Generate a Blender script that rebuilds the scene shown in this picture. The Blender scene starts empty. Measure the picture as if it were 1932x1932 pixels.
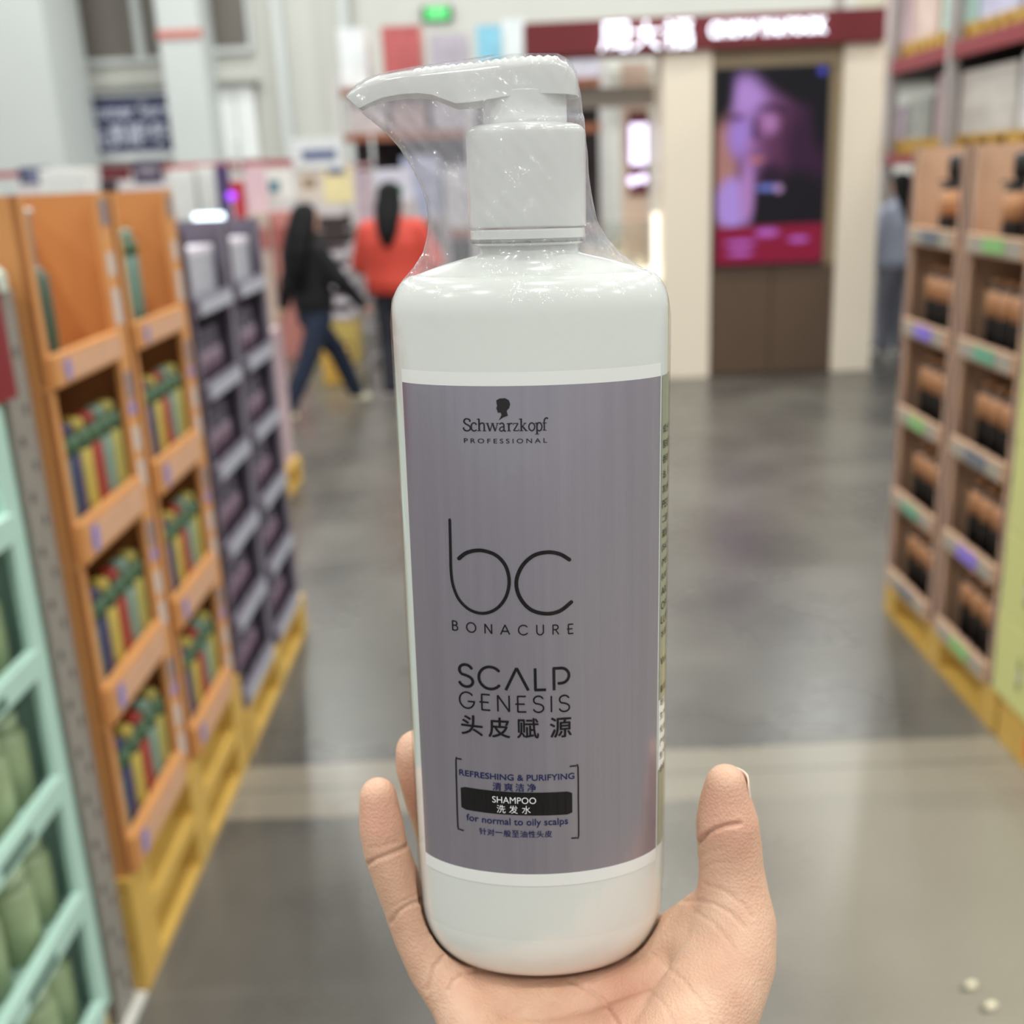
import bpy, bmesh, math, random
from mathutils import Vector, Matrix
random.seed(7)
SC = bpy.context.scene
COL = SC.collection

# ------------------------------------------------------------------ camera
CAM_R = Vector((0.999082, -0.007457, -0.042178))
CAM_U = Vector((0.0425, 0.294989, 0.954555))
CAM_F = Vector((-0.005323, 0.955471, -0.295036))
cd = bpy.data.cameras.new('camera'); cam = bpy.data.objects.new('camera', cd); COL.objects.link(cam)
cam.matrix_world = Matrix(((CAM_R.x, CAM_U.x, -CAM_F.x, 0), (CAM_R.y, CAM_U.y, -CAM_F.y, 0),
                           (CAM_R.z, CAM_U.z, -CAM_F.z, 1.65), (0, 0, 0, 1)))
cd.sensor_width = 36; cd.lens = 36 * 2050 / 1932; cd.clip_start = 0.02; cd.clip_end = 200
cd.dof.use_dof = True; cd.dof.focus_distance = 0.362; cd.dof.aperture_fstop = 8.3
SC.camera = cam

# ------------------------------------------------------------------ light and exposure
W = bpy.data.worlds.new('world'); SC.world = W; W.use_nodes = True
bg = W.node_tree.nodes['Background']; bg.inputs[0].default_value = (0.98, 0.985, 1.0, 1); bg.inputs[1].default_value = 0.4
SC.view_settings.view_transform = 'Standard'; SC.view_settings.look = 'None'
SC.view_settings.gamma = 1; SC.view_settings.use_curve_mapping = False
SC.view_settings.exposure = 0.6
SC.cycles.use_denoising = True
SC.cycles.max_bounces = 8; SC.cycles.transparent_max_bounces = 16
SC.cycles.sample_clamp_indirect = 4
LAMP = bpy.data.lights.new('high_bay_lamp', 'AREA'); LAMP.shape = 'DISK'; LAMP.size = 0.5
LAMP.energy = 88; LAMP.color = (0.97, 1.0, 0.97)
for ly in range(-6, 23, 4):
    for lx in (-9, -4.5, 0, 4.5, 9):
        lo = bpy.data.objects.new('high_bay_lamp', LAMP); COL.objects.link(lo); lo.location = (lx + 0.9, ly, 8.4)

# ------------------------------------------------------------------ materials
def lin(c): return tuple(((v / 255) / 12.92 if v / 255 <= 0.04045 else ((v / 255 + 0.055) / 1.055) ** 2.4) for v in c)
MATS = {}
def mat(name, c, rough=0.55, metal=0.0, var=0.06, scale=30.0, spec=0.5, emit=None, es=1.0, coat=0.0, bump=0.0, sss=0.0):
    if name in MATS: return MATS[name]
    m = bpy.data.materials.new(name); m.use_nodes = True; nt = m.node_tree; b = nt.nodes['Principled BSDF']
    b.inputs['Roughness'].default_value = rough; b.inputs['Metallic'].default_value = metal
    b.inputs['Specular IOR Level'].default_value = spec; b.inputs['Coat Weight'].default_value = coat
    b.inputs['Coat Roughness'].default_value = 0.08
    lc = lin(c)
    tc = nt.nodes.new('ShaderNodeTexCoord'); nz = nt.nodes.new('ShaderNodeTexNoise'); nz.inputs['Scale'].default_value = scale
    nz.inputs['Detail'].default_value = 3
    nt.links.new(tc.outputs['Object'], nz.inputs['Vector'])
    r = nt.nodes.new('ShaderNodeValToRGB'); r.color_ramp.elements[0].position = 0.3; r.color_ramp.elements[1].position = 0.7
    r.color_ramp.elements[0].color = tuple(v * (1 - var) for v in lc) + (1,)
    r.color_ramp.elements[1].color = tuple(min(1, v * (1 + var)) for v in lc) + (1,)
    nt.links.new(nz.outputs['Fac'], r.inputs['Fac']); nt.links.new(r.outputs['Color'], b.inputs['Base Color'])
    if emit:
        b.inputs['Emission Color'].default_value = lin(emit) + (1,); b.inputs['Emission Strength'].default_value = es
    if bump:
        bp = nt.nodes.new('ShaderNodeBump'); bp.inputs['Strength'].default_value = bump; bp.inputs['Distance'].default_value = 0.002
        nt.links.new(nz.outputs['Fac'], bp.inputs['Height']); nt.links.new(bp.outputs['Normal'], b.inputs['Normal'])
    if sss:
        b.inputs['Subsurface Weight'].default_value = sss; b.inputs['Subsurface Scale'].default_value = 0.004
        b.inputs['Subsurface Radius'].default_value = (1.0, 0.4, 0.25)
    MATS[name] = m
    return m

# ------------------------------------------------------------------ mesh helpers
class MB:
    def __init__(s): s.v = []; s.f = []; s.m = []
    def add(s, vs, fs, mi=0):
        n = len(s.v); s.v += [tuple(p) for p in vs]; s.f += [tuple(i + n for i in f) for f in fs]; s.m += [mi] * len(fs); return s
    def box(s, x0, x1, y0, y1, z0, z1, mi=0):
        return s.add([(x0, y0, z0), (x1, y0, z0), (x1, y1, z0), (x0, y1, z0), (x0, y0, z1), (x1, y0, z1), (x1, y1, z1), (x0, y1, z1)],
                     [(0, 3, 2, 1), (4, 5, 6, 7), (0, 1, 5, 4), (1, 2, 6, 5), (2, 3, 7, 6), (3, 0, 4, 7)], mi)
    def lathe(s, cx, cy, prof, n=24, mi=0, sx=1.0, sy=1.0, caps=True):
        vs = []; fs = []
        for (r, z) in prof:
            for k in range(n):
                a = 2 * math.pi * k / n; vs.append((cx + r * sx * math.cos(a), cy + r * sy * math.sin(a), z))
        for i in range(len(prof) - 1):
            for k in range(n):
                a, b = i * n + k, i * n + (k + 1) % n; fs.append((a, b, b + n, a + n))
        if caps: fs += [tuple(range(n - 1, -1, -1)), tuple(range((len(prof) - 1) * n, len(prof) * n))]
        return s.add(vs, fs, mi)
    def tube(s, pts, r, n=8, mi=0):
        vs = []; fs = []; P = [Vector(p) for p in pts]
        for i, p in enumerate(P):
            t = (P[min(i + 1, len(P) - 1)] - P[max(i - 1, 0)]).normalized()
            u = t.cross(Vector((0, 0, 1)) if abs(t.z) < 0.9 else Vector((1, 0, 0))).normalized(); w = t.cross(u)
            rr = r[i] if isinstance(r, (list, tuple)) else r
            for k in range(n):
                a = 2 * math.pi * k / n; vs.append(p + (u * math.cos(a) + w * math.sin(a)) * rr)
        for i in range(len(P) - 1):
            for k in range(n):
                a, b = i * n + k, i * n + (k + 1) % n; fs.append((a, b, b + n, a + n))
        fs += [tuple(range(n - 1, -1, -1)), tuple(range((len(P) - 1) * n, len(P) * n))]
        return s.add(vs, fs, mi)
    def build(s, name, mats, parent=None, smooth=False, bevel=0.0, seg=2, fix=True):
        me = bpy.data.meshes.new(name); me.from_pydata(s.v, [], s.f); me.update()
        for m in (mats if isinstance(mats, (list, tuple)) else [mats]): me.materials.append(m)
        for p, mi in zip(me.polygons, s.m): p.material_index = mi; p.use_smooth = smooth
        if fix:
            bm = bmesh.new(); bm.from_mesh(me); bmesh.ops.recalc_face_normals(bm, faces=bm.faces[:]); bm.to_mesh(me); bm.free()
        o = bpy.data.objects.new(name, me); COL.objects.link(o)
        if parent: o.parent = parent
        if bevel:
            md = o.modifiers.new('bevel', 'BEVEL'); md.width = bevel; md.segments = seg; md.limit_method = 'ANGLE'
        return o

def tag(o, label=None, cat=None, group=None, kind=None):
    if label: o['label'] = label
    if cat: o['category'] = cat
    if group: o['group'] = group
    if kind: o['kind'] = kind
    return o
def empty(name, loc, label=None, cat=None, group=None, rz=0.0):
    o = bpy.data.objects.new(name, None); COL.objects.link(o); o.location = loc; o.rotation_euler = (0, 0, rz)
    return tag(o, label, cat, group)
def dup(root, loc, label, group=None, rz=None):
    r = root.copy(); COL.objects.link(r); r.location = loc; r['label'] = label
    if rz is not None: r.rotation_euler = (0, 0, rz)
    if group: r['group'] = group
    for ch in list(root.children):
        c = ch.copy(); COL.objects.link(c); c.parent = r
        for g in ch.children:
            d = g.copy(); COL.objects.link(d); d.parent = c
    return r
def struct(o): o['kind'] = 'structure'; return o
ORD = ['first', 'second', 'third', 'fourth', 'fifth', 'sixth', 'seventh']
def text_flat(body, bold=0.0, space=1.0):
    c = bpy.data.curves.new('t', 'FONT'); c.body = body; c.size = 1; c.space_character = space; c.offset = bold
    c.resolution_u = 4
    o = bpy.data.objects.new('t', c); COL.objects.link(o)
    dg = bpy.context.evaluated_depsgraph_get(); me = bpy.data.meshes.new_from_object(o.evaluated_get(dg))
    vs = [tuple(v.co) for v in me.vertices]; fs = [tuple(p.vertices) for p in me.polygons]
    bpy.data.objects.remove(o); bpy.data.curves.remove(c); bpy.data.meshes.remove(me)
    x0 = min(v[0] for v in vs); x1 = max(v[0] for v in vs); y0 = min(v[1] for v in vs); y1 = max(v[1] for v in vs)
    return [((v[0] - x0) / (x1 - x0), (v[1] - y0) / (y1 - y0)) for v in vs], fs, (x1 - x0) / (y1 - y0)

# ================================================================== SETTING
def floor_mat():
    m = bpy.data.materials.new('polished_concrete'); m.use_nodes = True; nt = m.node_tree; N = nt.nodes; Lk = nt.links
    b = N['Principled BSDF']; g = N.new('ShaderNodeNewGeometry'); sp = N.new('ShaderNodeSeparateXYZ'); Lk.new(g.outputs['Position'], sp.inputs[0])
    n1 = N.new('ShaderNodeTexNoise'); n1.inputs['Scale'].default_value = 1.6; n1.inputs['Detail'].default_value = 6; Lk.new(g.outputs['Position'], n1.inputs['Vector'])
    r1 = N.new('ShaderNodeValToRGB'); r1.color_ramp.elements[0].position = 0.32; r1.color_ramp.elements[1].position = 0.68
    r1.color_ramp.elements[0].color = lin((82, 79, 75)) + (1,); r1.color_ramp.elements[1].color = lin((106, 102, 95)) + (1,)
    Lk.new(n1.outputs['Fac'], r1.inputs['Fac'])
    # warm, paler concrete: the infill strip between the two saw cuts and the slab on this side of it to the right
    def step(sock, a, bb):
        mr = N.new('ShaderNodeMapRange'); mr.interpolation_type = 'SMOOTHSTEP'; mr.inputs['From Min'].default_value = a; mr.inputs['From Max'].default_value = bb
        Lk.new(sock, mr.inputs['Value']); return mr.outputs[0]
    def mth(op, a, bb):
        q = N.new('ShaderNodeMath'); q.operation = op
        for i, s in enumerate((a, bb)):
            if isinstance(s, (int, float)): q.inputs[i].default_value = s
            else: Lk.new(s, q.inputs[i])
        return q.outputs[0]
    n2 = N.new('ShaderNodeTexNoise'); n2.inputs['Scale'].default_value = 3; Lk.new(g.outputs['Position'], n2.inputs['Vector'])
    yy = mth('ADD', sp.outputs['Y'], mth('MULTIPLY', mth('SUBTRACT', n2.outputs['Fac'], 0.5), 0.05))
    strip = mth('MULTIPLY', step(yy, 2.595, 2.605), step(yy, 2.885, 2.878))
    near = mth('MULTIPLY', step(yy, 2.72, 2.60), step(mth('ADD', sp.outputs['X'], mth('MULTIPLY', n1.outputs['Fac'], 0.8)), 0.3, 1.3))
    mx = N.new('ShaderNodeMix'); mx.data_type = 'RGBA'; Lk.new(mth('MAXIMUM', mth('MULTIPLY', strip, 0.9), mth('MULTIPLY', near, 0.75)), mx.inputs[0])
    Lk.new(r1.outputs['Color'], mx.inputs[6]); mx.inputs[7].default_value = lin((142, 134, 120)) + (1,)
    # thin dark saw cuts
    cut = mth('MULTIPLY', step(mth('ABSOLUTE', mth('SUBTRACT', sp.outputs['Y'], 2.745), 0), 0.008, 0.003), 0.55)
    cut2 = mth('MULTIPLY', step(mth('ABSOLUTE', mth('SUBTRACT', sp.outputs['Y'], 2.885), 0), 0.010, 0.004), 0.35)
    cut3 = mth('MULTIPLY', step(mth('ABSOLUTE', mth('SUBTRACT', sp.outputs['Y'], 6.1), 0), 0.02, 0.006), 0.25)
    mx2 = N.new('ShaderNodeMix'); mx2.data_type = 'RGBA'; Lk.new(mth('MAXIMUM', mth('MAXIMUM', cut, cut2), cut3), mx2.inputs[0])
    Lk.new(mx.outputs[2], mx2.inputs[6]); mx2.inputs[7].default_value = lin((60, 58, 55)) + (1,)
    # fine grit
    n3 = N.new('ShaderNodeTexNoise'); n3.inputs['Scale'].default_value = 90; n3.inputs['Detail'].default_value = 4; Lk.new(g.outputs['Position'], n3.inputs['Vector'])
    r3 = N.new('ShaderNodeValToRGB'); r3.color_ramp.elements[0].position = 0.3; r3.color_ramp.elements[0].color = (0.8, 0.8, 0.8, 1); r3.color_ramp.elements[1].position = 0.6
    Lk.new(n3.outputs['Fac'], r3.inputs['Fac'])
    mx3 = N.new('ShaderNodeMix'); mx3.data_type = 'RGBA'; mx3.blend_type = 'MULTIPLY'; mx3.inputs[0].default_value = 0.6
    Lk.new(mx2.outputs[2], mx3.inputs[6]); Lk.new(r3.outputs['Color'], mx3.inputs[7]); Lk.new(mx3.outputs[2], b.inputs['Base Color'])
    rr = N.new('ShaderNodeMapRange'); rr.inputs['To Min'].default_value = 0.2; rr.inputs['To Max'].default_value = 0.36; Lk.new(n1.outputs['Fac'], rr.inputs['Value'])
    Lk.new(rr.outputs[0], b.inputs['Roughness']); b.inputs['Specular IOR Level'].default_value = 0.6
    return m
struct(MB().box(-14, 12, -8, 24, -0.1, 0).build('floor', floor_mat()))
WALL = mat('painted_wall', (212, 211, 204), 0.8, var=0.02, scale=0.8)
PILL = mat('painted_pillar', (208, 212, 210), 0.7, var=0.02, scale=1)
struct(MB().box(-14, 12, 21, 21.3, 0, 9).build('wall_back', WALL))
struct(MB().box(-14, 12, -8, 24, 9, 9.2).build('ceiling', mat('ceiling_paint', (205, 205, 200), 0.9)))
for i, (x0, x1, y0, y1) in enumerate([(-8.6, -7.26, 19, 20.7), (-5.73, -5.02, 20, 20.98), (-3.9, -3.75, 20.6, 20.98), (-2.75, -2.6, 20.6, 20.98)]):
    struct(MB().box(x0, x1, y0, y1, 0, 9).build('trim_%d' % (i + 1), PILL))
struct(MB().box(-5.75, -5.0, 19.97, 20.0, 4.12, 4.25).build('trim_5', mat('faded_red_band', (206, 128, 118))))
struct(MB().box(0.5, 9, 20.7, 20.98, 3.0, 3.35).build('trim_6', mat('grey_band', (172, 168, 158))))
DG = mat('dark_glass', (112, 105, 98), 0.3, var=0.04, scale=1)
for i, (x0, x1, z0) in enumerate([(-7.4, -6.0, 3.95), (-5.02, -4.42, 4.05)]):
    w = struct(MB().box(x0, x1, 20.93, 20.98, z0, 6.4).build('window_%d' % (i + 1), DG))
    f = MB()
    f.box(x0 - 0.08, x1 + 0.08, 20.88, 20.99, z0 - 0.1, z0); f.box(x0 - 0.08, x0, 20.88, 20.99, z0, 6.5); f.box(x1, x1 + 0.08, 20.88, 20.99, z0, 6.5)
    if i == 0: f.box(-6.42, -6.27, 20.89, 20.94, z0, 6.4)
    f.build('window_frame', PILL, w)
struct(MB().box(-7.2, -4.3, 20.7, 20.98, 3.42, 3.5).build('trim_7', mat('ledge_grey', (165, 165, 158))))

# ================================================================== HELD BOTTLE  (local millimetres, z = 0 at the label's top edge)
P0 = Vector((0.006765, 0.373314, 1.583185))
BX = Vector((0.999832, -0.000798, -0.018287)); BY = Vector((0, 0.99905, -0.043578)); BZ = Vector((0.018304, 0.043571, 0.998883))
ZB = 229.0
Bpos = P0 - BZ * (ZB / 1000)
BM = Matrix(((BX.x, BY.x, BZ.x, Bpos.x), (BX.y, BY.y, BZ.y, Bpos.y), (BX.z, BY.z, BZ.z, Bpos.z), (0, 0, 0, 1)))
def L(x, y, z): return (x / 1000, y / 1000, (z + ZB) / 1000)
bottle = empty('shampoo_bottle', (0, 0, 0), 'tall white pump bottle of shampoo with a grey label, resting on the open palm', 'bottle')
bottle.matrix_world = BM
WHITE = mat('white_plastic', (224, 227, 220), 0.2, var=0.006, scale=20, coat=0.7, sss=0.12)
HA, HB = 47.2, 26.5
def ring(hx, hy, z, n=96, e=2.0, cx=0.0, cy=0.0):
    out = []
    for k in range(n):
        a = 2 * math.pi * k / n; c, s_ = math.cos(a), math.sin(a)
        out.append(L(cx + hx * math.copysign(abs(c) ** (2 / e), c), cy + hy * math.copysign(abs(s_) ** (2 / e), s_), z))
    return out
def loft(rings, cap=True):
    n = len(rings[0]); vs = [p for r in rings for p in r]; fs = []
    for i in range(len(rings) - 1):
        for k in range(n):
            a, b = i * n + k, i * n + (k + 1) % n; fs.append((a, b, b + n, a + n))
    if cap: fs += [tuple(range(n - 1, -1, -1)), tuple(range((len(rings) - 1) * n, len(rings) * n))]
    return vs, fs
rg = []
rg.append(ring(22, 6, -228)); rg.append(ring(26, 11, -229.0))
for k in range(11):                                        # rounded foot
    t = math.pi / 2 * k / 10
    rg.append(ring(28 + 19.2 * math.sin(t), 13.5 + 13.0 * math.sin(t), -203 - 26 * math.cos(t)))
for z in range(-195, 22, 12): rg.append(ring(HA, HB, z))
for k in range(13):                                        # shoulder
    t = math.pi / 2 * k / 12; q = 1 - math.sin(t)
    w = 1 - math.cos(t)
    rg.append(ring(HA - 8.5 * w, HB - 6.5 * w, 23 + 12.5 * math.sin(t)))
rg += [ring(34, 18.5, 37.2), ring(29, 17.6, 38.8), ring(23, 16.9, 40.4), ring(17.5, 16.8, 41.7), ring(16.6, 16.6, 42.2), ring(16.5, 16.5, 45.5)]
v, f = loft(rg); MB().add(v, f).build('bottle_body', WHITE, bottle, True)
# cap, collar and stem
def rprof(r, z0, z1, rt, rb=0.6, n=7):
    p = [(max(r - rb, 0.1), z0)] + [(r - rb + rb * math.sin(t), z0 + rb - rb * math.cos(t)) for t in [math.pi / 2 * k / 4 for k in range(1, 5)]]
    p += [(r, z0 + (z1 - z0) * k / 6) for k in range(1, 5)]
    p += [(r - rt + rt * math.cos(t), z1 - rt + rt * math.sin(t)) for t in [math.pi / 2 * k / n for k in range(n + 1)]] + [(r * 0.5, z1)]
    return p
def lat(prof, n=64, mi=0, cx=-0.4):
    vs, fs = loft([ring(r, r, z, n, cx=cx) for r, z in prof]); return MB().add(vs, fs, mi)
lat(rprof(19.6, 50.3, 82.3, 3.2)).build('pump_cap', WHITE, bottle, True)
lat(rprof(19.2, 44.6, 49.9, 0.7, 2.2)).build('tamper_ring', WHITE, bottle, True)
lat(rprof(13.6, 81.5, 92.5, 0.6)).build('pump_stem', WHITE, bottle, True)
# pump head: closed loft along x, hollow below
def interp(t, x):
    for i in range(len(t) - 1):
        if t[i][0] <= x <= t[i + 1][0]:
            u = (x - t[i][0]) / (t[i + 1][0] - t[i][0]); return t[i][1] + u * (t[i + 1][1] - t[i][1])
    return t[0][1] if x < t[0][0] else t[-1][1]
TOPZ = [(-58.3, 92.9), (-56, 94.5), (-52, 96.8), (-47, 98.6), (-40, 99.4), (-33, 99.9), (-16, 100.8), (1.5, 101.9), (9, 102.0), (13, 100.6), (15.6, 98.0), (16.8, 94.8), (17.0, 94.0)]
BOTZ = [(-58.3, 92.5), (-56.5, 91.0), (-54, 88.7), (-51, 90.0), (-46.5, 91.5), (-41, 92.3), (-35, 92.5), (-30, 91.8), (-26, 90.2), (-22.6, 88.9), (-16, 89.2), (-8, 90.2), (1.3, 90.9), (17, 90.9)]
WY = [(-58.3, 0.4), (-57, 2.0), (-53, 4.2), (-45, 6.2), (-33, 7.8), (-20, 10.2), (-8, 12.6), (2, 13.2), (8, 12.2), (13, 9.6), (15.8, 6.0), (17.0, 1.5)]
xs = [-58.3 + 75.3 * k / 150 for k in range(151)]
vs = []; NS = 22
for x in xs:
    zt, zb, w = interp(TOPZ, x), interp(BOTZ, x), interp(WY, x)
    rib = 0.55 * abs(math.sin(math.pi * (x + 33) / 2.75)) if -36 < x < 10 else 0
    rr = min(3.0, (zt - zb) * 0.4, w * 0.5)
    inn = min(3.2, (zt - zb) * 0.55); iw = max(w - 1.6, w * 0.55)
    sec = [(-w, zb), (-w, zb + (zt - zb) * 0.3)]
    for k in range(6):
        t = math.pi / 2 * k / 5; sec.append((-w + rr - rr * math.cos(t), zt - rr + rr * math.sin(t) + (rib if k >= 3 else 0)))
    sec += [(-w * 0.3, zt + rib * 1.1), (w * 0.3, zt + rib * 1.1)]
    for k in range(6):
        t = math.pi / 2 * (5 - k) / 5; sec.append((w - rr + rr * math.cos(t), zt - rr + rr * math.sin(t) + (rib if k <= 2 else 0)))
    sec += [(w, zb + (zt - zb) * 0.3), (w, zb), (iw, zb), (iw * 0.97, zb + inn), (0.0, zb + inn), (-iw * 0.97, zb + inn), (-iw, zb)]
    NS = len(sec); vs += [L(x, y, z) for y, z in sec]
fs = []
for i in range(len(xs) - 1):
    for k in range(NS):
        a, b = i * NS + k, i * NS + (k + 1) % NS; fs.append((a, b, b + NS, a + NS))
fs += [tuple(range(NS - 1, -1, -1)), tuple(range((len(xs) - 1) * NS, len(xs) * NS))]
o = MB().add(vs, fs).build('pump_head', WHITE, bottle, True)
o.modifiers.new('edges', 'EDGE_SPLIT').split_angle = math.radians(42)

# label wrapped on the oval
def EL(x, z, off, a=HA, b=HB):                              # front surface point at width x, lifted off mm along the normal
    x = max(-a + 0.01, min(a - 0.01, x)); y = -b * math.sqrt(1 - (x / a) ** 2)
    nx, ny = x / a ** 2, y / b ** 2; q = math.hypot(nx, ny)
    return L(x + off * nx / q, y + off * ny / q, z)
def ELa(t, z, off):                                         # by ellipse angle, front centre = 0, right = +90
    x, y = HA * math.sin(t), -HB * math.cos(t); nx, ny = math.sin(t) / HA, -math.cos(t) / HB; q = math.hypot(nx, ny)
    return L(x + off * nx / q, y + off * ny / q, z)
def band(t0, t1, z0, z1, off, mi=0, n=72, mb=None, nz=1):
    mb = mb or MB(); vs = []
    for j in range(nz + 1):
        for k in range(n + 1): vs.append(ELa(math.radians(t0 + (t1 - t0) * k / n), z0 + (z1 - z0) * j / nz, off))
    fs = [(j * (n + 1) + k, j * (n + 1) + k + 1, (j + 1) * (n + 1) + k + 1, (j + 1) * (n + 1) + k) for j in range(nz) for k in range(n)]
    return mb.add(vs, fs, mi)
def label_mat():
    m = bpy.data.materials.new('silver_grey_label'); m.use_nodes = True; nt = m.node_tree; b = nt.nodes['Principled BSDF']
    tc = nt.nodes.new('ShaderNodeTexCoord'); mp = nt.nodes.new('ShaderNodeMapping'); mp.inputs['Scale'].default_value = (1, 1, 0.02)
    nz = nt.nodes.new('ShaderNodeTexNoise'); nz.inputs['Scale'].default_value = 260; nz.inputs['Detail'].default_value = 3
    nt.links.new(tc.outputs['Object'], mp.inputs[0]); nt.links.new(mp.outputs[0], nz.inputs['Vector'])
    r = nt.nodes.new('ShaderNodeValToRGB'); r.color_ramp.elements[0].position = 0.3; r.color_ramp.elements[1].position = 0.7
    r.color_ramp.elements[0].color = lin((158, 153, 163)) + (1,); r.color_ramp.elements[1].color = lin((166, 161, 171)) + (1,)
    nt.links.new(nz.outputs['Fac'], r.inputs['Fac']); nt.links.new(r.outputs['Color'], b.inputs['Base Color'])
    b.inputs['Metallic'].default_value = 0.6; b.inputs['Roughness'].default_value = 0.3
    mr = nt.nodes.new('ShaderNodeMapRange'); mr.inputs['To Min'].default_value = 0.24; mr.inputs['To Max'].default_value = 0.28
    nt.links.new(nz.outputs['Fac'], mr.inputs['Value']); nt.links.new(mr.outputs[0], b.inputs['Roughness'])
    bp = nt.nodes.new('ShaderNodeBump'); bp.inputs['Strength'].default_value = 0.02; bp.inputs['Distance'].default_value = 0.0002
    nt.nodes.remove(bp)
    return m
LABM = label_mat(); MARG = mat('label_clear_margin', (236, 237, 232), 0.3, var=0.005)
lb = band(-68, 66, -177.6, 0.9, 0.16, 0, 110)
band(-68, 66, 0.9, 5.4, 0.16, 1, 110, lb); band(-68, 66, -182.6, -177.6, 0.16, 1, 110, lb)
label = lb.build('front_label', [LABM, MARG], bottle, True, fix=False); label['label'] = 'silver grey front label'
bl = band(68, 150, -118, 0.9, 0.16, 0, 60); band(68, 150, -146, -118, 0.16, 1, 60, bl); band(68, 150, -177.6, -146, 0.16, 0, 60, bl)
blab = bl.build('back_label', [mat('olive_grey_back_label', (150, 152, 128), 0.35, var=0.03), MARG], bottle, True, fix=False)
blab['label'] = 'greenish back label with small print'
BLACK = mat('black_ink', (12, 11, 14), 0.45, var=0.0, spec=0.15); NAVY = mat('navy_ink', (22, 32, 84), 0.45, var=0.0, spec=0.15); WINK = mat('white_ink', (240, 240, 240), 0.4, var=0.0)
OFF = 0.36
def txt(mb, body, x0, x1, z0, z1, mi, bold=0.0, space=1.0, off=OFF, slope=0.0):
    vs, fs, ar = text_flat(body, bold, space)
    mb.add([EL(x0 + u * (x1 - x0), z0 + w * (z1 - z0) + slope * (u - 0.5), off) for u, w in vs], fs, mi)
def stroke(mb, pts, w, mi=0, off=OFF, closed=False, res=2, caps=True, fn=None):
    fn = fn or (lambda x, z: EL(x, z, off))
    P = [Vector(p) for p in pts]
    if res > 1 and len(P) > 2:                               # Catmull-Rom
        Q = []; n = len(P)
        for i in range(n - 1):
            a, b_, c, d = P[max(i - 1, 0)], P[i], P[i + 1], P[min(i + 2, n - 1)]
            for k in range(res):
                t = k / res
                Q.append(0.5 * ((2 * b_) + (c - a) * t + (2 * a - 5 * b_ + 4 * c - d) * t * t + (3 * b_ - a - 3 * c + d) * t ** 3))
        Q.append(P[-1]); P = Q
    vs = []; fs = []
    for i, p in enumerate(P):
        t = (P[min(i + 1, len(P) - 1)] - P[max(i - 1, 0)]).normalized(); nrm = Vector((-t.y, t.x)); ww = w[0] + (w[1] - w[0]) * i / (len(P) - 1) if isinstance(w, tuple) else w
        vs += [p + nrm * ww / 2, p - nrm * ww / 2]
    fs = [(2 * i, 2 * i + 1, 2 * i + 3, 2 * i + 2) for i in range(len(P) - 1)]
    mb.add([fn(q.x, q.y) for q in vs], fs, mi)
    if caps:
        for p, r in ((P[0], (w[0] if isinstance(w, tuple) else w) / 2), (P[-1], (w[1] if isinstance(w, tuple) else w) / 2)):
            mb.add([fn(p.x + r * math.cos(k * math.pi / 6), p.y + r * math.sin(k * math.pi / 6)) for k in range(12)], [tuple(range(12))], mi)
def arc(cx, cy, rx, ry, a0, a1, n=14): return [(cx + rx * math.cos(math.radians(a0 + (a1 - a0) * k / n)), cy + ry * math.sin(math.radians(a0 + (a1 - a0) * k / n))) for k in range(n + 1)]
GL = {  # stroke glyphs in a unit-high box: (advance width, strokes)
 'S': (0.62, [arc(0.31, 0.75, 0.27, 0.25, 25, 250, 12)[:-1] + [(0.31, 0.52)] + arc(0.31, 0.25, 0.29, 0.25, 70, -160, 12)]),
 'C': (0.92, [arc(0.5, 0.5, 0.48, 0.5, 42, 318, 20)]),
 'Λ': (0.98, [[(0.0, 0.0), (0.47, 1.0)], [(0.47, 1.0), (0.94, 0.0)]]),
 'L': (0.5, [[(0.04, 1.0), (0.04, 0.02)], [(0.0, 0.03), (0.48, 0.03)]]),
 'P': (0.7, [[(0.1, 0.0), (0.1, 1.0)], [(0.06, 0.98), (0.4, 0.98)], arc(0.4, 0.64, 0.33, 0.34, 90, -90, 10) + [(0.3, 0.3)]]),
 'G': (0.86, [arc(0.45, 0.5, 0.43, 0.5, 45, 355, 20), [(0.88, 0.44), (0.5, 0.44)]]),
 'E': (0.58, [[(0.08, 1.0), (0.08, 0.0)], [(0.08, 0.98), (0.55, 0.98)], [(-0.06, 0.5), (0.48, 0.5)], [(0.08, 0.02), (0.56, 0.02)]]),
 'N': (0.74, [[(0.05, 0.0), (0.05, 1.0)], [(0.05, 1.0), (0.7, 0.0)], [(0.7, 0.0), (0.7, 1.0)]]),
 'I': (0.12, [[(0.06, 0.0), (0.06, 1.0)]]),
 'B': (0.6, [[(0.05, 0.0), (0.05, 1.0)], [(0.05, 0.98), (0.25, 0.98)] + arc(0.27, 0.76, 0.22, 0.22, 90, -90, 8) + [(0.05, 0.54)], [(0.05, 0.53), (0.28, 0.53)] + arc(0.3, 0.27, 0.25, 0.26, 90, -90, 8) + [(0.05, 0.02)]]),
 'O': (0.95, [arc(0.47, 0.5, 0.45, 0.5, 0, 360, 24)]),
 'A': (0.9, [[(0.0, 0.0), (0.44, 1.0)], [(0.44, 1.0), (0.88, 0.0)], [(0.15, 0.33), (0.73, 0.33)]]),
 'U': (0.75, [[(0.05, 1.0), (0.05, 0.4)] + arc(0.37, 0.34, 0.32, 0.34, 180, 360, 12) + [(0.69, 1.0)]]),
 'R': (0.64, [[(0.05, 0.0), (0.05, 1.0)], [(0.05, 0.98), (0.28, 0.98)] + arc(0.3, 0.74, 0.25, 0.24, 90, -90, 8) + [(0.05, 0.5)], [(0.28, 0.5), (0.6, 0.0)]]),
}
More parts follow.
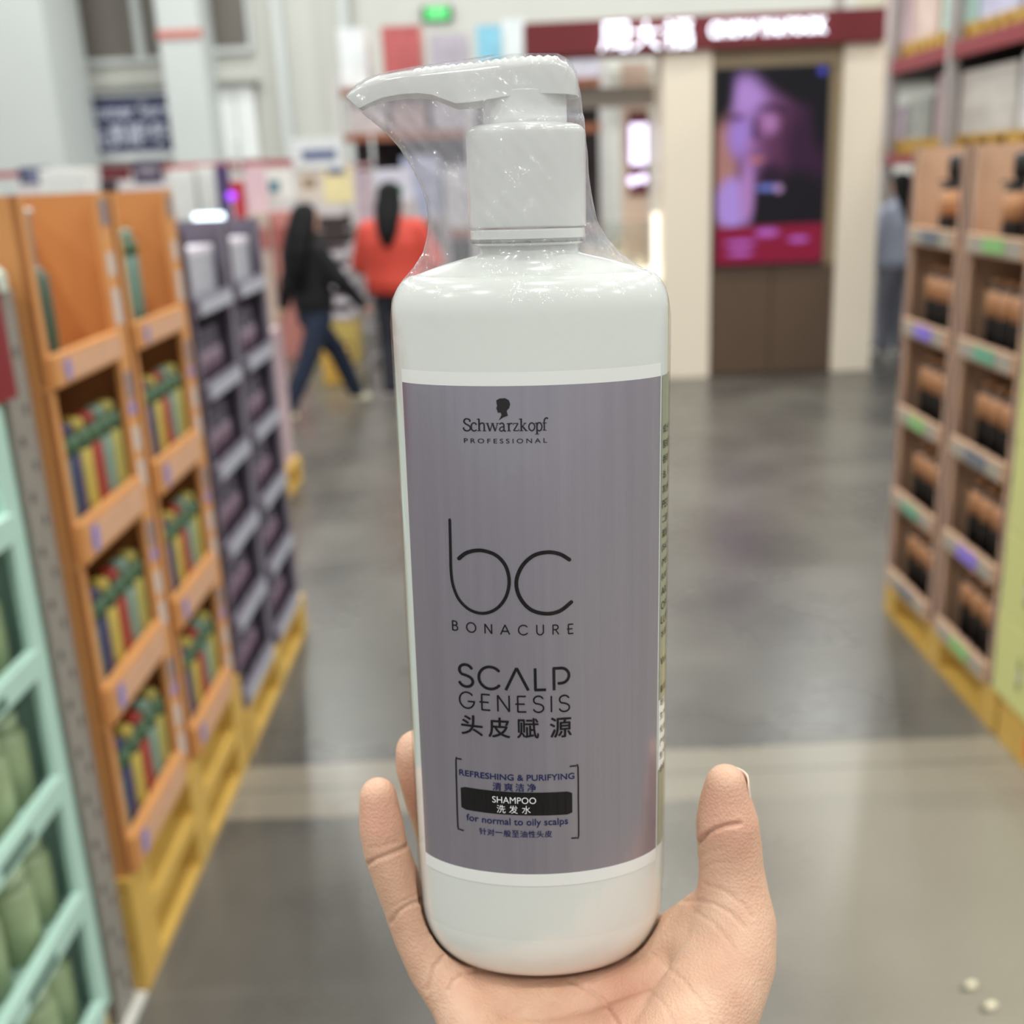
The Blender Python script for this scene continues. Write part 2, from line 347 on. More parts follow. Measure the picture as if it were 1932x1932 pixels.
def line_of(mb, word, x0, x1, z0, z1, w, mi=0, slope=-0.5):
    h = z1 - z0; tot = sum(GL[c][0] for c in word) * h; gap = ((x1 - x0) - tot) / (len(word) - 1); x = x0
    for c in word:
        for s_ in GL[c][1]:
            stroke(mb, [(x + p[0] * h, z0 + p[1] * h + slope * ((x - x0) / (x1 - x0) - 0.5)) for p in s_], w, mi, res=1, caps=len(s_) > 3)
        x += GL[c][0] * h + gap
ink = MB()
# brand silhouette and serif wordmark
HEADP = [(-12.1, -3.7), (-10.99, -3.1), (-9.24, -3.01), (-8.01, -3.72), (-7.65, -4.98), (-7.98, -6.23), (-8.85, -7.13), (-8.49, -8.75), (-9.9, -9.25), (-11.53, -10.25), (-10.9, -9.24), (-10.53, -8.49), (-10.71, -7.73), (-11.71, -7.73), (-11.89, -6.97), (-12.17, -6.36), (-11.85, -5.46), (-12.03, -4.7)]
ink.add([EL(x, z, OFF) for x, z in HEADP], [tuple(range(len(HEADP)))])
U = 2.66; SX, SZ = -23.2, -13.85
def W_(p): return (SX + p[0] * U * 1.0, SZ + p[1] * U)
def sw(pts, w, res=3, caps=False): stroke(ink, [W_(p) for p in pts], (w[0] * U, w[1] * U) if isinstance(w, tuple) else w * U, 0, res=res, caps=caps)
T, t_ = 0.2, 0.1
sw([(0.85, 1.12), (0.82, 1.38), (0.5, 1.5), (0.2, 1.4), (0.12, 1.12), (0.3, 0.88), (0.6, 0.72), (0.86, 0.5), (0.85, 0.18), (0.55, 0.0), (0.2, 0.05), (0.06, 0.22), (0.05, 0.42)], 0.17, 4)          # S
sw([(1.62, 0.75), (1.55, 0.95), (1.3, 1.0), (1.08, 0.85), (1.0, 0.5), (1.1, 0.12), (1.35, 0.0), (1.66, 0.14)], 0.16, 4)                                   # c
def stem(x, y0, y1, base=True, top=True, w=T):
    sw([(x, y0), (x, y1)], w, 1)
    if base: sw([(x - 0.24, y0 + 0.03), (x + 0.24, y0 + 0.03)], 0.08, 1)
    if top: sw([(x - 0.26, y1 - 0.1), (x, y1 - 0.02)], 0.1, 1)
stem(1.98, 0, 1.55); sw([(1.98, 0.72), (2.15, 0.93), (2.4, 1.0), (2.58, 0.85), (2.6, 0.0)], T * 0.85, 4); sw([(2.38, 0.03), (2.83, 0.03)], 0.08, 1)                         # h
for a, b_ in (((2.98, 1.0), (3.3, 0.0)), ((3.62, 1.0), (3.95, 0.0))): sw([a, b_], T * 0.95, 1)
for a, b_ in (((3.3, 0.0), (3.62, 1.0)), ((3.95, 0.0), (4.25, 1.0))): sw([a, b_], t_, 1)
for x in (2.98, 3.62, 4.25): sw([(x - 0.2, 0.97), (x + 0.2, 0.97)], 0.08, 1)                                                                                             # w
sw([(4.5, 0.85), (4.7, 1.0), (4.95, 0.93), (5.02, 0.7), (5.02, 0.15), (5.12, 0.02), (5.24, 0.06)], 0.17, 4); sw([(5.02, 0.58), (4.65, 0.48), (4.48, 0.25), (4.6, 0.03), (4.85, 0.05), (5.02, 0.25)], 0.14, 4)   # a
stem(5.62, 0, 1.0); sw([(5.62, 0.65), (5.8, 0.95), (6.08, 0.94)], 0.15, 4)                                                                                               # r
sw([(6.2, 0.95), (6.78, 0.95)], 0.1, 1); sw([(6.75, 0.95), (6.2, 0.05)], 0.15, 1); sw([(6.18, 0.05), (6.82, 0.05)], 0.1, 1); sw([(6.8, 0.02), (6.84, 0.28)], 0.08, 1); sw([(6.2, 0.98), (6.17, 0.75)], 0.08, 1)  # z
stem(7.14, 0, 1.55); sw([(7.14, 0.45), (7.62, 0.95)], t_, 1); sw([(7.3, 0.58), (7.75, 0.0)], T * 0.9, 1); sw([(7.42, 0.97), (7.8, 0.97)], 0.07, 1); sw([(7.6, 0.03), (7.95, 0.03)], 0.07, 1)              # k
sw([(8.42 + 0.36 * math.cos(k * math.pi / 8), 0.5 + 0.48 * math.sin(k * math.pi / 8)) for k in range(17)], 0.16, 2)                                                      # o
stem(9.05, -0.45, 1.0); sw([(9.05, 0.7), (9.25, 0.98), (9.5, 0.92), (9.66, 0.5), (9.5, 0.05), (9.25, 0.0), (9.05, 0.15)], 0.16, 4)                                          # p
sw([(9.95, 0.0), (9.95, 1.15), (10.05, 1.45), (10.25, 1.55), (10.42, 1.45)], 0.17, 4); sw([(9.72, 0.03), (10.2, 0.03)], 0.08, 1); sw([(9.72, 0.93), (10.25, 0.93)], 0.09, 1)  # f
txt(ink, 'PROFESSIONAL', -23.1, 4.1, -17.9, -16.35, 0, 0.004, 1.5)
# bc monogram
stroke(ink, [(-28.95, -44.6), (-29.1, -55), (-29.21, -62.84), (-28.61, -68.31), (-26.64, -73.1), (-23.02, -76.3), (-18.5, -77.17), (-13.99, -75.26), (-10.73, -71.02), (-9.45, -65.51), (-10.45, -60.07), (-13.46, -56.34), (-17.58, -54.8), (-20.9, -54.9), (-23.9, -56.0), (-26.25, -58.03)], (0.85, 1.35), 0, res=5)
stroke(ink, [(10.93, -58.26), (7.73, -56.12), (3.6, -55.28), (-1.06, -56.32), (-5.0, -60.0), (-7.05, -65.49), (-6.03, -70.97), (-2.47, -75.42), (2.73, -77.11), (7.47, -76.34), (11.45, -73.4)], 1.3, 0, res=6)
line_of(ink, 'BONACURE', -29.6, 12.1, -84.6, -81.1, 0.42)
line_of(ink, 'SCΛLP', -28.0, 10.1, -105.2, -96.9, 0.98)
line_of(ink, 'GENESIS', -28.1, 10.5, -113.4, -107.3, 0.56)
CH = '头皮赋源'
for c, x0 in zip(CH, (-27.8, -18.2, -8.1, 3.4)): txt(ink, c, x0, x0 + 7.5, -123.4, -115.8, 0, 0.0)
for c, x0 in zip(CH, (-27.8, -18.2, -8.1, 3.4)): txt(ink, c, x0 + 0.22, x0 + 7.72, -123.4, -115.8, 0, 0.0, off=OFF + 0.02); txt(ink, c, x0 + 0.1, x0 + 7.6, -123.22, -115.62, 0, 0.0, off=OFF + 0.04)
# bracket, bar, small lines
stroke(ink, [(-28.3, -133.5), (-29.6, -133.5), (-30.2, -134.2), (-30.4, -148), (-30.5, -160.8), (-29.9, -161.9), (-28.5, -162.1)], 0.5, 0, res=2)
stroke(ink, [(10.4, -134.9), (12.5, -134.9), (13.2, -135.6), (13.2, -149), (13.2, -162.7), (12.4, -163.5), (10.7, -163.5)], 0.5, 0, res=2)
txt(ink, 'REFRESHING & PURIFYING', -29.2, 11.9, -139.9, -137.5, 1, 0.014)
for c, x0 in zip('清爽洁净', (-17.3, -13.2, -9.2, -5.0)): txt(ink, c, x0, x0 + 3.1, -144.2, -141.0, 1, 0.0); txt(ink, c, x0 + 0.1, x0 + 3.2, -144.15, -140.95, 1, 0.0, off=OFF + 0.03)
n = 24; vs = []
for k in range(n + 1):
    u = k / n; x = -28.9 + 39.9 * u; e = min(1, min(k, n - k) / 1.0) * 0.0 + (0.7 if k in (0, n) else 0.0)
    sl = -0.9 * (u - 0.5) * 1.0
    vs += [EL(x, -144.9 + 0.4 - e + sl * 0.5, OFF - 0.1), EL(x, -153.6 + e + sl * 0.5, OFF - 0.1)]
ink.add(vs, [(2 * k, 2 * k + 1, 2 * k + 3, 2 * k + 2) for k in range(n)], 0)
txt(ink, 'SHAMPOO', -17.5, -1.9, -148.95, -146.4, 2, 0.0, off=0.45)
for c, x0 in zip('洗发水', (-16.0, -11.6, -7.0)): txt(ink, c, x0, x0 + 3.1, -152.9, -149.7, 2, 0.0, off=0.45)
txt(ink, 'for normal to oily scalps', -27.2, 9.4, -158.5, -154.9, 1, 0.012)
for k, c in enumerate('针对一般至油性头皮'):
    if c == '一': txt(ink, c, -22.7 + k * 2.95, -20.1 + k * 2.95, -161.1, -160.75, 1, 0.0)
    else: txt(ink, c, -22.7 + k * 2.95, -20.1 + k * 2.95, -162.5, -159.8, 1, 0.0); txt(ink, c, -22.62 + k * 2.95, -20.02 + k * 2.95, -162.46, -159.76, 1, 0.0, off=OFF + 0.03)
let = ink.build('lettering', [BLACK, NAVY, WINK], label, fix=False); let['label'] = 'black and navy print on the front label'
# ingredient column starting on the right-hand edge and running round to the back
ink2 = MB()
for k, s_ in enumerate(['成分：水、月桂醇', '胺氧化物、香精', '香精、柠檬酸、丙', '油、氯化钠、苯甲', '其他微量成分', 'PEG-40', '二醇、椰油', '葉酸、甘油', '(SALIX ALBA)', '(MENTHA', '(URTICA', 'ARGININE', 'OFFICINALIS', 'LUPULUS', '水解蛋白', '', 'Www.', '', '备案：', '地址：上海', '生产许可', '化妆品', '产地：', '生产日期', '合格']):
    if not s_: continue
    vs, fs, ar = text_flat(s_)
    z1 = -16 - k * 5.35; hgt = 3.0; wid = ar * hgt
    ink2.add([ELa(math.radians(69.5) + u * wid / 31.0, z1 - hgt + w * hgt, 0.34) for u, w in vs], fs, 0)
l2 = ink2.build('lettering', [BLACK], blab, fix=False)

# clear shrink film over pump and shoulder, down to the foot
def film_mat():
    m = bpy.data.materials.new('clear_shrink_film'); m.use_nodes = True; nt = m.node_tree; N = nt.nodes; Lk = nt.links
    N.remove(N['Principled BSDF']); out = N['Material Output']
    tr = N.new('ShaderNodeBsdfTransparent'); tr.inputs[0].default_value = (0.995, 0.995, 0.997, 1)
    gl = N.new('ShaderNodeBsdfGlossy'); gl.inputs['Roughness'].default_value = 0.07
    df = N.new('ShaderNodeBsdfDiffuse'); df.inputs['Color'].default_value = (0.66, 0.63, 0.69, 1)
    tc = N.new('ShaderNodeTexCoord'); n1 = N.new('ShaderNodeTexNoise'); n1.inputs['Scale'].default_value = 48; n1.inputs['Detail'].default_value = 3; n1.inputs['Distortion'].default_value = 1.2
    mp = N.new('ShaderNodeMapping'); mp.inputs['Scale'].default_value = (2.2, 2.2, 0.8); mp.inputs['Rotation'].default_value = (0, 0.5, 0)
    Lk.new(tc.outputs['Object'], mp.inputs[0]); Lk.new(mp.outputs[0], n1.inputs['Vector'])
    # wrinkles fade where the film lies tight on the straight body
    sp = N.new('ShaderNodeSeparateXYZ'); Lk.new(tc.outputs['Object'], sp.inputs[0])
    mr = N.new('ShaderNodeMapRange'); mr.inputs['From Min'].default_value = 0.235; mr.inputs['From Max'].default_value = 0.275; mr.inputs['To Min'].default_value = 0.02; mr.inputs['To Max'].default_value = 0.75
    Lk.new(sp.outputs['Z'], mr.inputs['Value'])
    bp = N.new('ShaderNodeBump'); bp.inputs['Distance'].default_value = 0.012; Lk.new(mr.outputs[0], bp.inputs['Strength']); Lk.new(n1.outputs['Fac'], bp.inputs['Height'])
    # long upright tension lines where the film lies on the straight body
    mp2 = N.new('ShaderNodeMapping'); mp2.inputs['Scale'].default_value = (1, 1, 0.025); n4 = N.new('ShaderNodeTexNoise'); n4.inputs['Scale'].default_value = 95; n4.inputs['Detail'].default_value = 3
    Lk.new(tc.outputs['Object'], mp2.inputs[0]); Lk.new(mp2.outputs[0], n4.inputs['Vector'])
    bp2 = N.new('ShaderNodeBump'); bp2.inputs['Strength'].default_value = 0.5; bp2.inputs['Distance'].default_value = 0.004; Lk.new(n4.outputs['Fac'], bp2.inputs['Height']); Lk.new(bp.outputs['Normal'], bp2.inputs['Normal'])
    Lk.new(bp2.outputs['Normal'], gl.inputs['Normal'])
    lw = N.new('ShaderNodeLayerWeight'); lw.inputs['Blend'].default_value = 0.5
    pw = N.new('ShaderNodeMath'); pw.operation = 'POWER'; Lk.new(lw.outputs['Facing'], pw.inputs[0]); pw.inputs[1].default_value = 4.0
    fr = N.new('ShaderNodeMapRange'); fr.inputs['To Min'].default_value = 0.04; fr.inputs['To Max'].default_value = 0.5; Lk.new(pw.outputs[0], fr.inputs['Value'])
    m1 = N.new('ShaderNodeMixShader'); hz = N.new('ShaderNodeMapRange'); hz.inputs['From Min'].default_value = 0.25; hz.inputs['From Max'].default_value = 0.285; hz.inputs['To Min'].default_value = 0.0; hz.inputs['To Max'].default_value = 0.24; Lk.new(sp.outputs['Z'], hz.inputs['Value']); Lk.new(hz.outputs[0], m1.inputs[0]); Lk.new(tr.outputs[0], m1.inputs[1]); Lk.new(df.outputs[0], m1.inputs[2])
    m2 = N.new('ShaderNodeMixShader'); Lk.new(fr.outputs[0], m2.inputs[0]); Lk.new(m1.outputs[0], m2.inputs[1]); Lk.new(gl.outputs[0], m2.inputs[2])
    Lk.new(m2.outputs[0], out.inputs[0]); return m
FLM = film_mat()
FL = [(-205, -46.9), (-190, -48.0), (20, -47.9), (27.7, -47.0), (33.6, -43.4), (38.4, -38.9), (43.0, -35.7), (48.3, -34.1), (53.5, -33.4), (58.8, -33.8), (64.6, -35.6), (70.5, -38.3), (76.7, -42.1), (82.0, -46.7), (86.5, -52.4), (90, -55.8), (93.1, -58.9), (96.2, -54.2), (98.5, -48.6), (100.1, -38), (101.6, -20), (102.9, -6)]
FRr = [(-205, 46.9), (-190, 48.0), (20, 47.9), (25.4, 47.2), (32.2, 43.8), (35.8, 38.9), (40.9, 31.4), (45.7, 26.5), (51.6, 22.9), (61, 21.0), (66.8, 20.2), (73.6, 19.9), (80.9, 18.8), (91.5, 17.9), (98.2, 16.2), (101.0, 13.5), (102.9, 9)]
FD = [(-205, 26.3), (-190, 27.1), (22, 27.2), (28, 26.6), (34, 25.0), (40, 22.5), (48, 21.6), (60, 21.2), (78, 20.6), (84, 18.5), (91, 15.2), (98, 13.8), (101.5, 11), (102.9, 5)]
zs = [-205 + 7.0 * k for k in range(31)] + [8 + 1.05 * k for k in range(91)]
rings_ = []
def req(x, z):                                               # what the film has to clear
    def hf(a_, b_, cx=0.0): q = 1 - ((x - cx) / a_) ** 2; return b_ * math.sqrt(q) if q > 0 else 0
    if z < 23: r_ = hf(HA, HB)
    elif z < 35.5:
        w = 1 - math.sqrt(max(0, 1 - ((z - 23) / 12.5) ** 2)); r_ = hf(HA - 8.5 * w, HB - 6.5 * w)
    elif z < 44: r_ = hf(38.7 - (z - 35.5) * 2.6, 20 - (z - 35.5) * 0.35)
    elif z < 83.5: r_ = hf(19.7, 19.7, -0.4)
    else:
        r_ = hf(13.7, 13.7, -0.4)
        if z < 86: r_ = max(r_, hf(19.7, 19.7, -0.4) * (86 - z) / 2.5)
    if z > 86 and -58 < x < 17: r_ = max(r_, interp(WY, x) * min(1, (z - 86) / 3))
    return r_ + 0.9 if r_ > 0.6 else r_
for z in zs:
    if z > 102.9: break
    a_, b_ = interp(FL, z), interp(FRr, z); d_ = interp(FD, z); c_ = (a_ + b_) / 2; h_ = (b_ - a_) / 2; rr = []
    for k in range(128):
        t = 2 * math.pi * k / 128; x = c_ + h_ * math.cos(t)
        dd = d_ * abs(math.sin(t)) ** 1.0
        if z > 52:                                           # pinched to the nozzle on the left, full round the cap on the right
            hw = interp([(-60, 1.2), (-50, 6.0), (-38, 9.0), (-26, 12.5), (-19, 16.5), (-8, 30), (60, 30)], x)
            q = min(1, (z - 52) / 20); dd = min(dd, d_ * (1 - q) + hw * q)
        dd = max(dd, req(x, z))
        wr = 0.35 * math.sin(x * 0.9 + z * 0.55) * math.sin(z * 0.33 + k * 0.21) if z > 30 else 0
        rr.append(L(x, math.copysign(dd + (wr if dd > 4 else 0), math.sin(t)), z))
    rings_.append(rr)
v, f = loft(rings_, False)
fo = MB().add(v, f).build('shrink_film', FLM, bottle, True); fo['label'] = 'clear shrink film with wrinkles over the pump'

# ================================================================== HAND
BMI = BM
def HW(x, y, z): return BM @ Vector(L(x, y, z))
THUMB = [(69.6, -8, -153.5, 7.8), (69.8, -8, -161.3, 10.0), (70.4, -9, -169.6, 12.0), (71.4, -10, -179.2, 12.3), (71.9, -12, -187.0, 12.3), (72.1, -15, -196.4, 13.7), (71.7, -20, -205.5, 16.0), (68.4, -28, -214.4, 17.3), (60.8, -38, -222.3, 18.3), (50.7, -48, -231.8, 19.0), (39.9, -58, -242.8, 20.5)]
PINKY = [(-62.8, 5, -162.1, 7.4), (-61.8, 3, -174.3, 8.9), (-60.7, 2, -183.0, 8.9), (-57.8, 1, -193.0, 9.1), (-53.8, 0, -205.4, 9.4), (-49.0, -2, -218.6, 10.3), (-42.5, -6, -230.3, 11.3), (-32.9, -14, -240.1, 12.0), (-24.3, -26, -248.4, 14.1), (-16.4, -40, -257.6, 15.7)]
RING = [(-48.2, 20, -151.2, 8.9), (-48.1, 22, -158.5, 9.4), (-45.5, 25, -173.3, 9.8), (-41.5, 26, -188.6, 10.3), (-36.2, 26, -206.0, 11.1), (-30.3, 24, -224, 11.6), (-22, 16, -240, 11.8)]
MIDDLE = [(-8, 39, -158, 8), (-8, 40, -175, 9.2), (-7, 41, -195, 9.8), (-6, 41, -212, 10.5), (-4, 36, -232, 11.5), (-4, 22, -242, 12)]
INDEX = [(26, 37, -166, 8), (27, 39, -182, 9.2), (28, 40, -200, 9.8), (28, 40, -216, 10.5), (26, 34, -233, 11.5), (24, 18, -242, 12)]
PALM = [[(-36, 0, -236, 11), (-20, 0, -242, 12), (0, 0, -243, 13), (22, 0, -243, 13), (42, -2, -238, 14), (56, -10, -228, 14), (62, -20, -218, 15)],
        [(-30, -14, -243, 13), (-10, -16, -246, 14), (10, -16, -246, 14), (30, -16, -243, 15), (50, -20, -235, 16)],
        [(-24, -30, -252, 15), (0, -34, -255, 17), (22, -36, -252, 19), (44, -42, -240, 20)],
        [(-10, -50, -263, 19), (14, -54, -262, 21), (36, -58, -252, 21)],
        [(0, -75, -278, 22), (18, -78, -276, 23)], [(4, -110, -305, 23), (16, -112, -303, 24)],
        [(4, -75, -278, 22), (8, -150, -335, 26), (10, -200, -380, 30)], [(16, -75, -276, 22), (14, -150, -335, 26), (14, -200, -380, 30)],
        [(36, 12, -238, 11), (30, 24, -240, 11), (10, 24, -242, 12), (-12, 20, -242, 11)],
        [(42, -4, -237, 14), (52, -7, -226, 14.5), (60, -10, -217, 14), (66, -14, -207, 13)]]
hm = MB()
def sphere(c, r, n=14, m=9):
    vs = [(c[0], c[1], c[2] + r)]
    for i in range(1, m):
        t = math.pi * i / m
        for k in range(n):
            a = 2 * math.pi * k / n; vs.append((c[0] + r * math.sin(t) * math.cos(a), c[1] + r * math.sin(t) * math.sin(a), c[2] + r * math.cos(t)))
    vs.append((c[0], c[1], c[2] - r)); fs = [(0, 1 + k, 1 + (k + 1) % n) for k in range(n)]
    for i in range(m - 2):
        for k in range(n):
            a, b = 1 + i * n + k, 1 + i * n + (k + 1) % n; fs.append((a, a + n, b + n, b))
    e = len(vs) - 1; fs += [(e, e - n + (k + 1) % n, e - n + k) for k in range(n)]
    return vs, fs
def chain(mb, pts, step=2.2):
    for i in range(len(pts) - 1):
        a, b = pts[i], pts[i + 1]; d = math.dist(a[:3], b[:3]); n = max(1, int(d / step))
        for k in range(n + (i == len(pts) - 2)):
            u = k / n; q = [a[j] + (b[j] - a[j]) * u for j in range(4)]
            w = HW(q[0], q[1], q[2]); vs, fs = sphere(w, q[3] / 1000, 20, 12); mb.add(vs, fs)
for c in [THUMB, PINKY, RING, MIDDLE, INDEX] + PALM: chain(hm, c)
ho = hm.build('hand', [], None, True, fix=False)
md = ho.modifiers.new('r', 'REMESH'); md.mode = 'VOXEL'; md.voxel_size = 0.0009; md.use_smooth_shade = True
md = ho.modifiers.new('s', 'SMOOTH'); md.factor = 0.5; md.iterations = 22
dg = bpy.context.evaluated_depsgraph_get(); me = bpy.data.meshes.new_from_object(ho.evaluated_get(dg))
ho.modifiers.clear(); old = ho.data; ho.data = me; bpy.data.meshes.remove(old)
# skin creases, pressed into the surface (picked on the palm side, towards the viewer)
CAMP = Vector((0, 0, 1.65))
def pr(p):
    d = p - CAMP; z = d.dot(CAM_F); return 966 + 2050 * d.dot(CAM_R) / z, 966 - 2050 * d.dot(CAM_U) / z
CREASES = [([(1310, 1602), (1318, 1588), (1332, 1574), (1350, 1564), (1372, 1557), (1395, 1554)], 4.5, 1.5),
           ([(1320, 1618), (1340, 1606), (1365, 1600)], 3, 0.25), ([(1322, 1640), (1345, 1630), (1375, 1628)], 4, 0.25),
           ([(1285, 1700), (1320, 1698), (1350, 1706), (1380, 1724), (1405, 1750)], 4, 0.45), ([(1330, 1668), (1365, 1680), (1400, 1705), (1420, 1730)], 4, 0.35),
           ([(1310, 1720), (1345, 1740), (1375, 1775), (1390, 1800)], 4, 0.3),
           ([(690, 1632), (708, 1622), (735, 1612), (756, 1603), (770, 1594)], 4, 0.9), ([(697, 1600), (725, 1595), (750, 1588)], 3, 0.25),
           ([(738, 1740), (750, 1722), (770, 1708), (796, 1698)], 4, 0.8), ([(742, 1712), (760, 1700), (785, 1690)], 3, 0.3),
           ([(806, 1868), (811, 1850), (820, 1824), (838, 1803)], 4, 0.7), ([(846, 1870), (855, 1850), (872, 1838), (900, 1832)], 4, 0.6),
           ([(1075, 1850), (1110, 1866), (1140, 1888), (1165, 1930), (1175, 1960)], 5, 0.8), ([(1230, 1800), (1290, 1850), (1330, 1900), (1345, 1940)], 5, 0.3),
           ([(1200, 1850), (1250, 1890), (1275, 1940)], 4, 0.25), ([(930, 1932), (990, 1900), (1060, 1890)], 5, 0.25)]
def segd(x, y, a, b):
    dx, dy = b[0] - a[0], b[1] - a[1]; t = max(0, min(1, ((x - a[0]) * dx + (y - a[1]) * dy) / (dx * dx + dy * dy)))
    return math.hypot(x - a[0] - t * dx, y - a[1] - t * dy)
IB = BM.inverted()
for v in me.vertices:                                        # keep the skin just outside the bottle
    q = IB @ v.co; x, y, z = q.x * 1000, q.y * 1000, q.z * 1000 - ZB; rho = math.hypot(x / 48.2, y / 27.6)
    if rho >= 1.02 or z > 20: continue
    zb = -229.0 if rho < 0.59 else -203 - 26 * math.sqrt(max(0, 1 - ((rho - 0.59) / 0.41) ** 2))
    if z < zb - 0.5: continue
    if z - zb + 0.5 < (1.02 - rho) * 40: z = zb - 0.5
    else: x *= 1.02 / rho; y *= 1.02 / rho
    v.co = BM @ Vector((x / 1000, y / 1000, (z + ZB) / 1000))
me.update()
nrm = [v.normal.copy() for v in me.vertices]
for v, n_ in zip(me.vertices, nrm):
    if n_.dot(v.co - CAMP) > 0: continue
    x, y = pr(v.co); 
    if not (600 < x < 1550 and 1350 < y < 2000): continue
    tot = 0
    for pts, sg, dep in CREASES:
        if x < min(p[0] for p in pts) - 20 or x > max(p[0] for p in pts) + 20: continue
        d = min(segd(x, y, pts[i], pts[i + 1]) for i in range(len(pts) - 1)); sg = min(sg, 4) * 0.85
        if d < 4 * sg: tot += dep * math.exp(-(d / sg) ** 2) - 0.1 * dep * math.exp(-((d - 2.4 * sg) / sg) ** 2)
    if tot: v.co -= n_ * tot * 1.35 / 1000
for p in me.polygons: p.use_smooth = True
def skin_mat():
    m = bpy.data.materials.new('skin'); m.use_nodes = True; nt = m.node_tree; N = nt.nodes; Lk = nt.links; b = N['Principled BSDF']
    g = N.new('ShaderNodeNewGeometry'); n1 = N.new('ShaderNodeTexNoise'); n1.inputs['Scale'].default_value = 55; n1.inputs['Detail'].default_value = 5; Lk.new(g.outputs['Position'], n1.inputs['Vector'])
    r = N.new('ShaderNodeValToRGB'); r.color_ramp.elements[0].position = 0.3; r.color_ramp.elements[1].position = 0.72
    r.color_ramp.elements[0].color = lin((199, 155, 130)) + (1,); r.color_ramp.elements[1].color = lin((212, 176, 150)) + (1,)
    Lk.new(n1.outputs['Fac'], r.inputs['Fac']); cur = r.outputs['Color']
    for c, rad in ((HW(-63, 0, -168), 0.02), (HW(69, -12, -162), 0.022), (HW(-48, 16, -165), 0.03), (HW(30, -30, -235), 0.035), (HW(-30, -14, -240), 0.02)):   # pinker pads
        vd = N.new('ShaderNodeVectorMath'); vd.operation = 'DISTANCE'; Lk.new(g.outputs['Position'], vd.inputs[0]); vd.inputs[1].default_value = c
        mr = N.new('ShaderNodeMapRange'); mr.interpolation_type = 'SMOOTHSTEP'; mr.inputs['From Min'].default_value = rad; mr.inputs['From Max'].default_value = 0; mr.inputs['To Max'].default_value = 0.45
        Lk.new(vd.outputs['Value'], mr.inputs['Value']); mx = N.new('ShaderNodeMix'); mx.data_type = 'RGBA'; Lk.new(mr.outputs[0], mx.inputs[0]); Lk.new(cur, mx.inputs[6])
        mx.inputs[7].default_value = lin((206, 142, 122)) + (1,); cur = mx.outputs[2]
    Lk.new(cur, b.inputs['Base Color']); b.inputs['Roughness'].default_value = 0.5; b.inputs['Specular IOR Level'].default_value = 0.35
    b.inputs['Subsurface Weight'].default_value = 0.25; b.inputs['Subsurface Scale'].default_value = 0.004; b.inputs['Subsurface Radius'].default_value = (1, 0.35, 0.2)
    n2 = N.new('ShaderNodeTexVoronoi'); n2.inputs['Scale'].default_value = 900; Lk.new(g.outputs['Position'], n2.inputs['Vector'])
    bp = N.new('ShaderNodeBump'); bp.inputs['Strength'].default_value = 0.6; bp.inputs['Distance'].default_value = 0.0004; Lk.new(n2.outputs['Distance'], bp.inputs['Height']); Lk.new(bp.outputs['Normal'], b.inputs['Normal'])
    return m
SKIN = skin_mat(); me.materials.append(SKIN)
tag(ho, 'right hand, palm up, thumb and fingers raised around the foot of the white bottle', 'hand')
# thumb nail: curved plate on the outer far side of the tip
nb = MB(); vs = []; c0 = Vector((69.9, -7.6, -157)); nn = Vector((0.80, 0.60, 0.05)).normalized(); up = Vector((0.06, -0.02, 1)).normalized(); sd = nn.cross(up).normalized()
NW, NH = 10, 12
for j in range(NH + 1):
    for i in range(NW + 1):
        a = math.radians(-62 + 124 * i / NW); h = -8.0 + 14.5 * j / NH; rr = 7.2 + 2.9 * (1 - j / NH)
        edge = 1.0 if j < NH - 1 else (0.85 if j == NH - 1 else 0.6)
        q = c0 + nn * (rr * math.cos(a * edge)) + sd * (rr * math.sin(a * edge)) + up * h
        vs.append(HW(q.x, q.y, q.z))
nb.add(vs, [(j * (NW + 1) + i, j * (NW + 1) + i + 1, (j + 1) * (NW + 1) + i + 1, (j + 1) * (NW + 1) + i) for j in range(NH) for i in range(NW)])
na = nb.build('thumbnail', mat('nail', (226, 200, 182), 0.3, var=0.02), ho, True, fix=False)
so = na.modifiers.new('t', 'SOLIDIFY'); so.thickness = 0.0006
#BACKGROUND
# ================================================================== PALLETS
YEL = mat('yellow_plastic', (208, 168, 82), 0.5, var=0.08, scale=8)
def pallet(loc, dx, dy, h, label, group, n=3, cat='pallet'):
    """local: x from 0 to -dx (away from the aisle), y from 0 to dy"""
    r = empty('pallet', loc, label, cat, group)
    t = MB(); t.box(-dx, 0, 0, dy, h - 0.022, h)
    for k in range(5): t.box(-dx + 0.02, -0.02, 0.04 + k * (dy - 0.16) / 4, 0.12 + k * (dy - 0.16) / 4, h - 0.028, h - 0.0221)
    t.build('top_deck', YEL, r)
    b = MB(); b.box(-dx, 0, 0, dy, 0, 0.02)
    b.build('bottom_deck', YEL, r)
    for i in range(3):
        for j in range(n):
            y = j * (dy - 0.11) / (n - 1); x = -dx + i * (dx - 0.11) / 2
            MB().box(x + (0.0 if i else 0.0), x + 0.11, y, y + 0.11, 0.02, h - 0.028).build('block', YEL, r)
    return r
XL, XR = -0.84, 1.39
pallet((XL, 1.94, 0), 1.0, 0.98, 0.145, 'yellow plastic pallet on the floor, lower of two under the orange cartons', 'yellow floor pallets')
pallet((XL, 1.94, 0.145), 1.0, 0.98, 0.14, 'yellow plastic pallet directly under the orange display cartons', 'yellow floor pallets')
pallet((XL, 2.945, 0), 1.0, 0.98, 0.145, 'yellow plastic pallet under the purple and grey display', 'yellow floor pallets')
pallet((XL, 0.72, 0), 1.0, 1.02, 0.13, 'yellow plastic pallet under the mint green display, bottom left', 'yellow floor pallets')
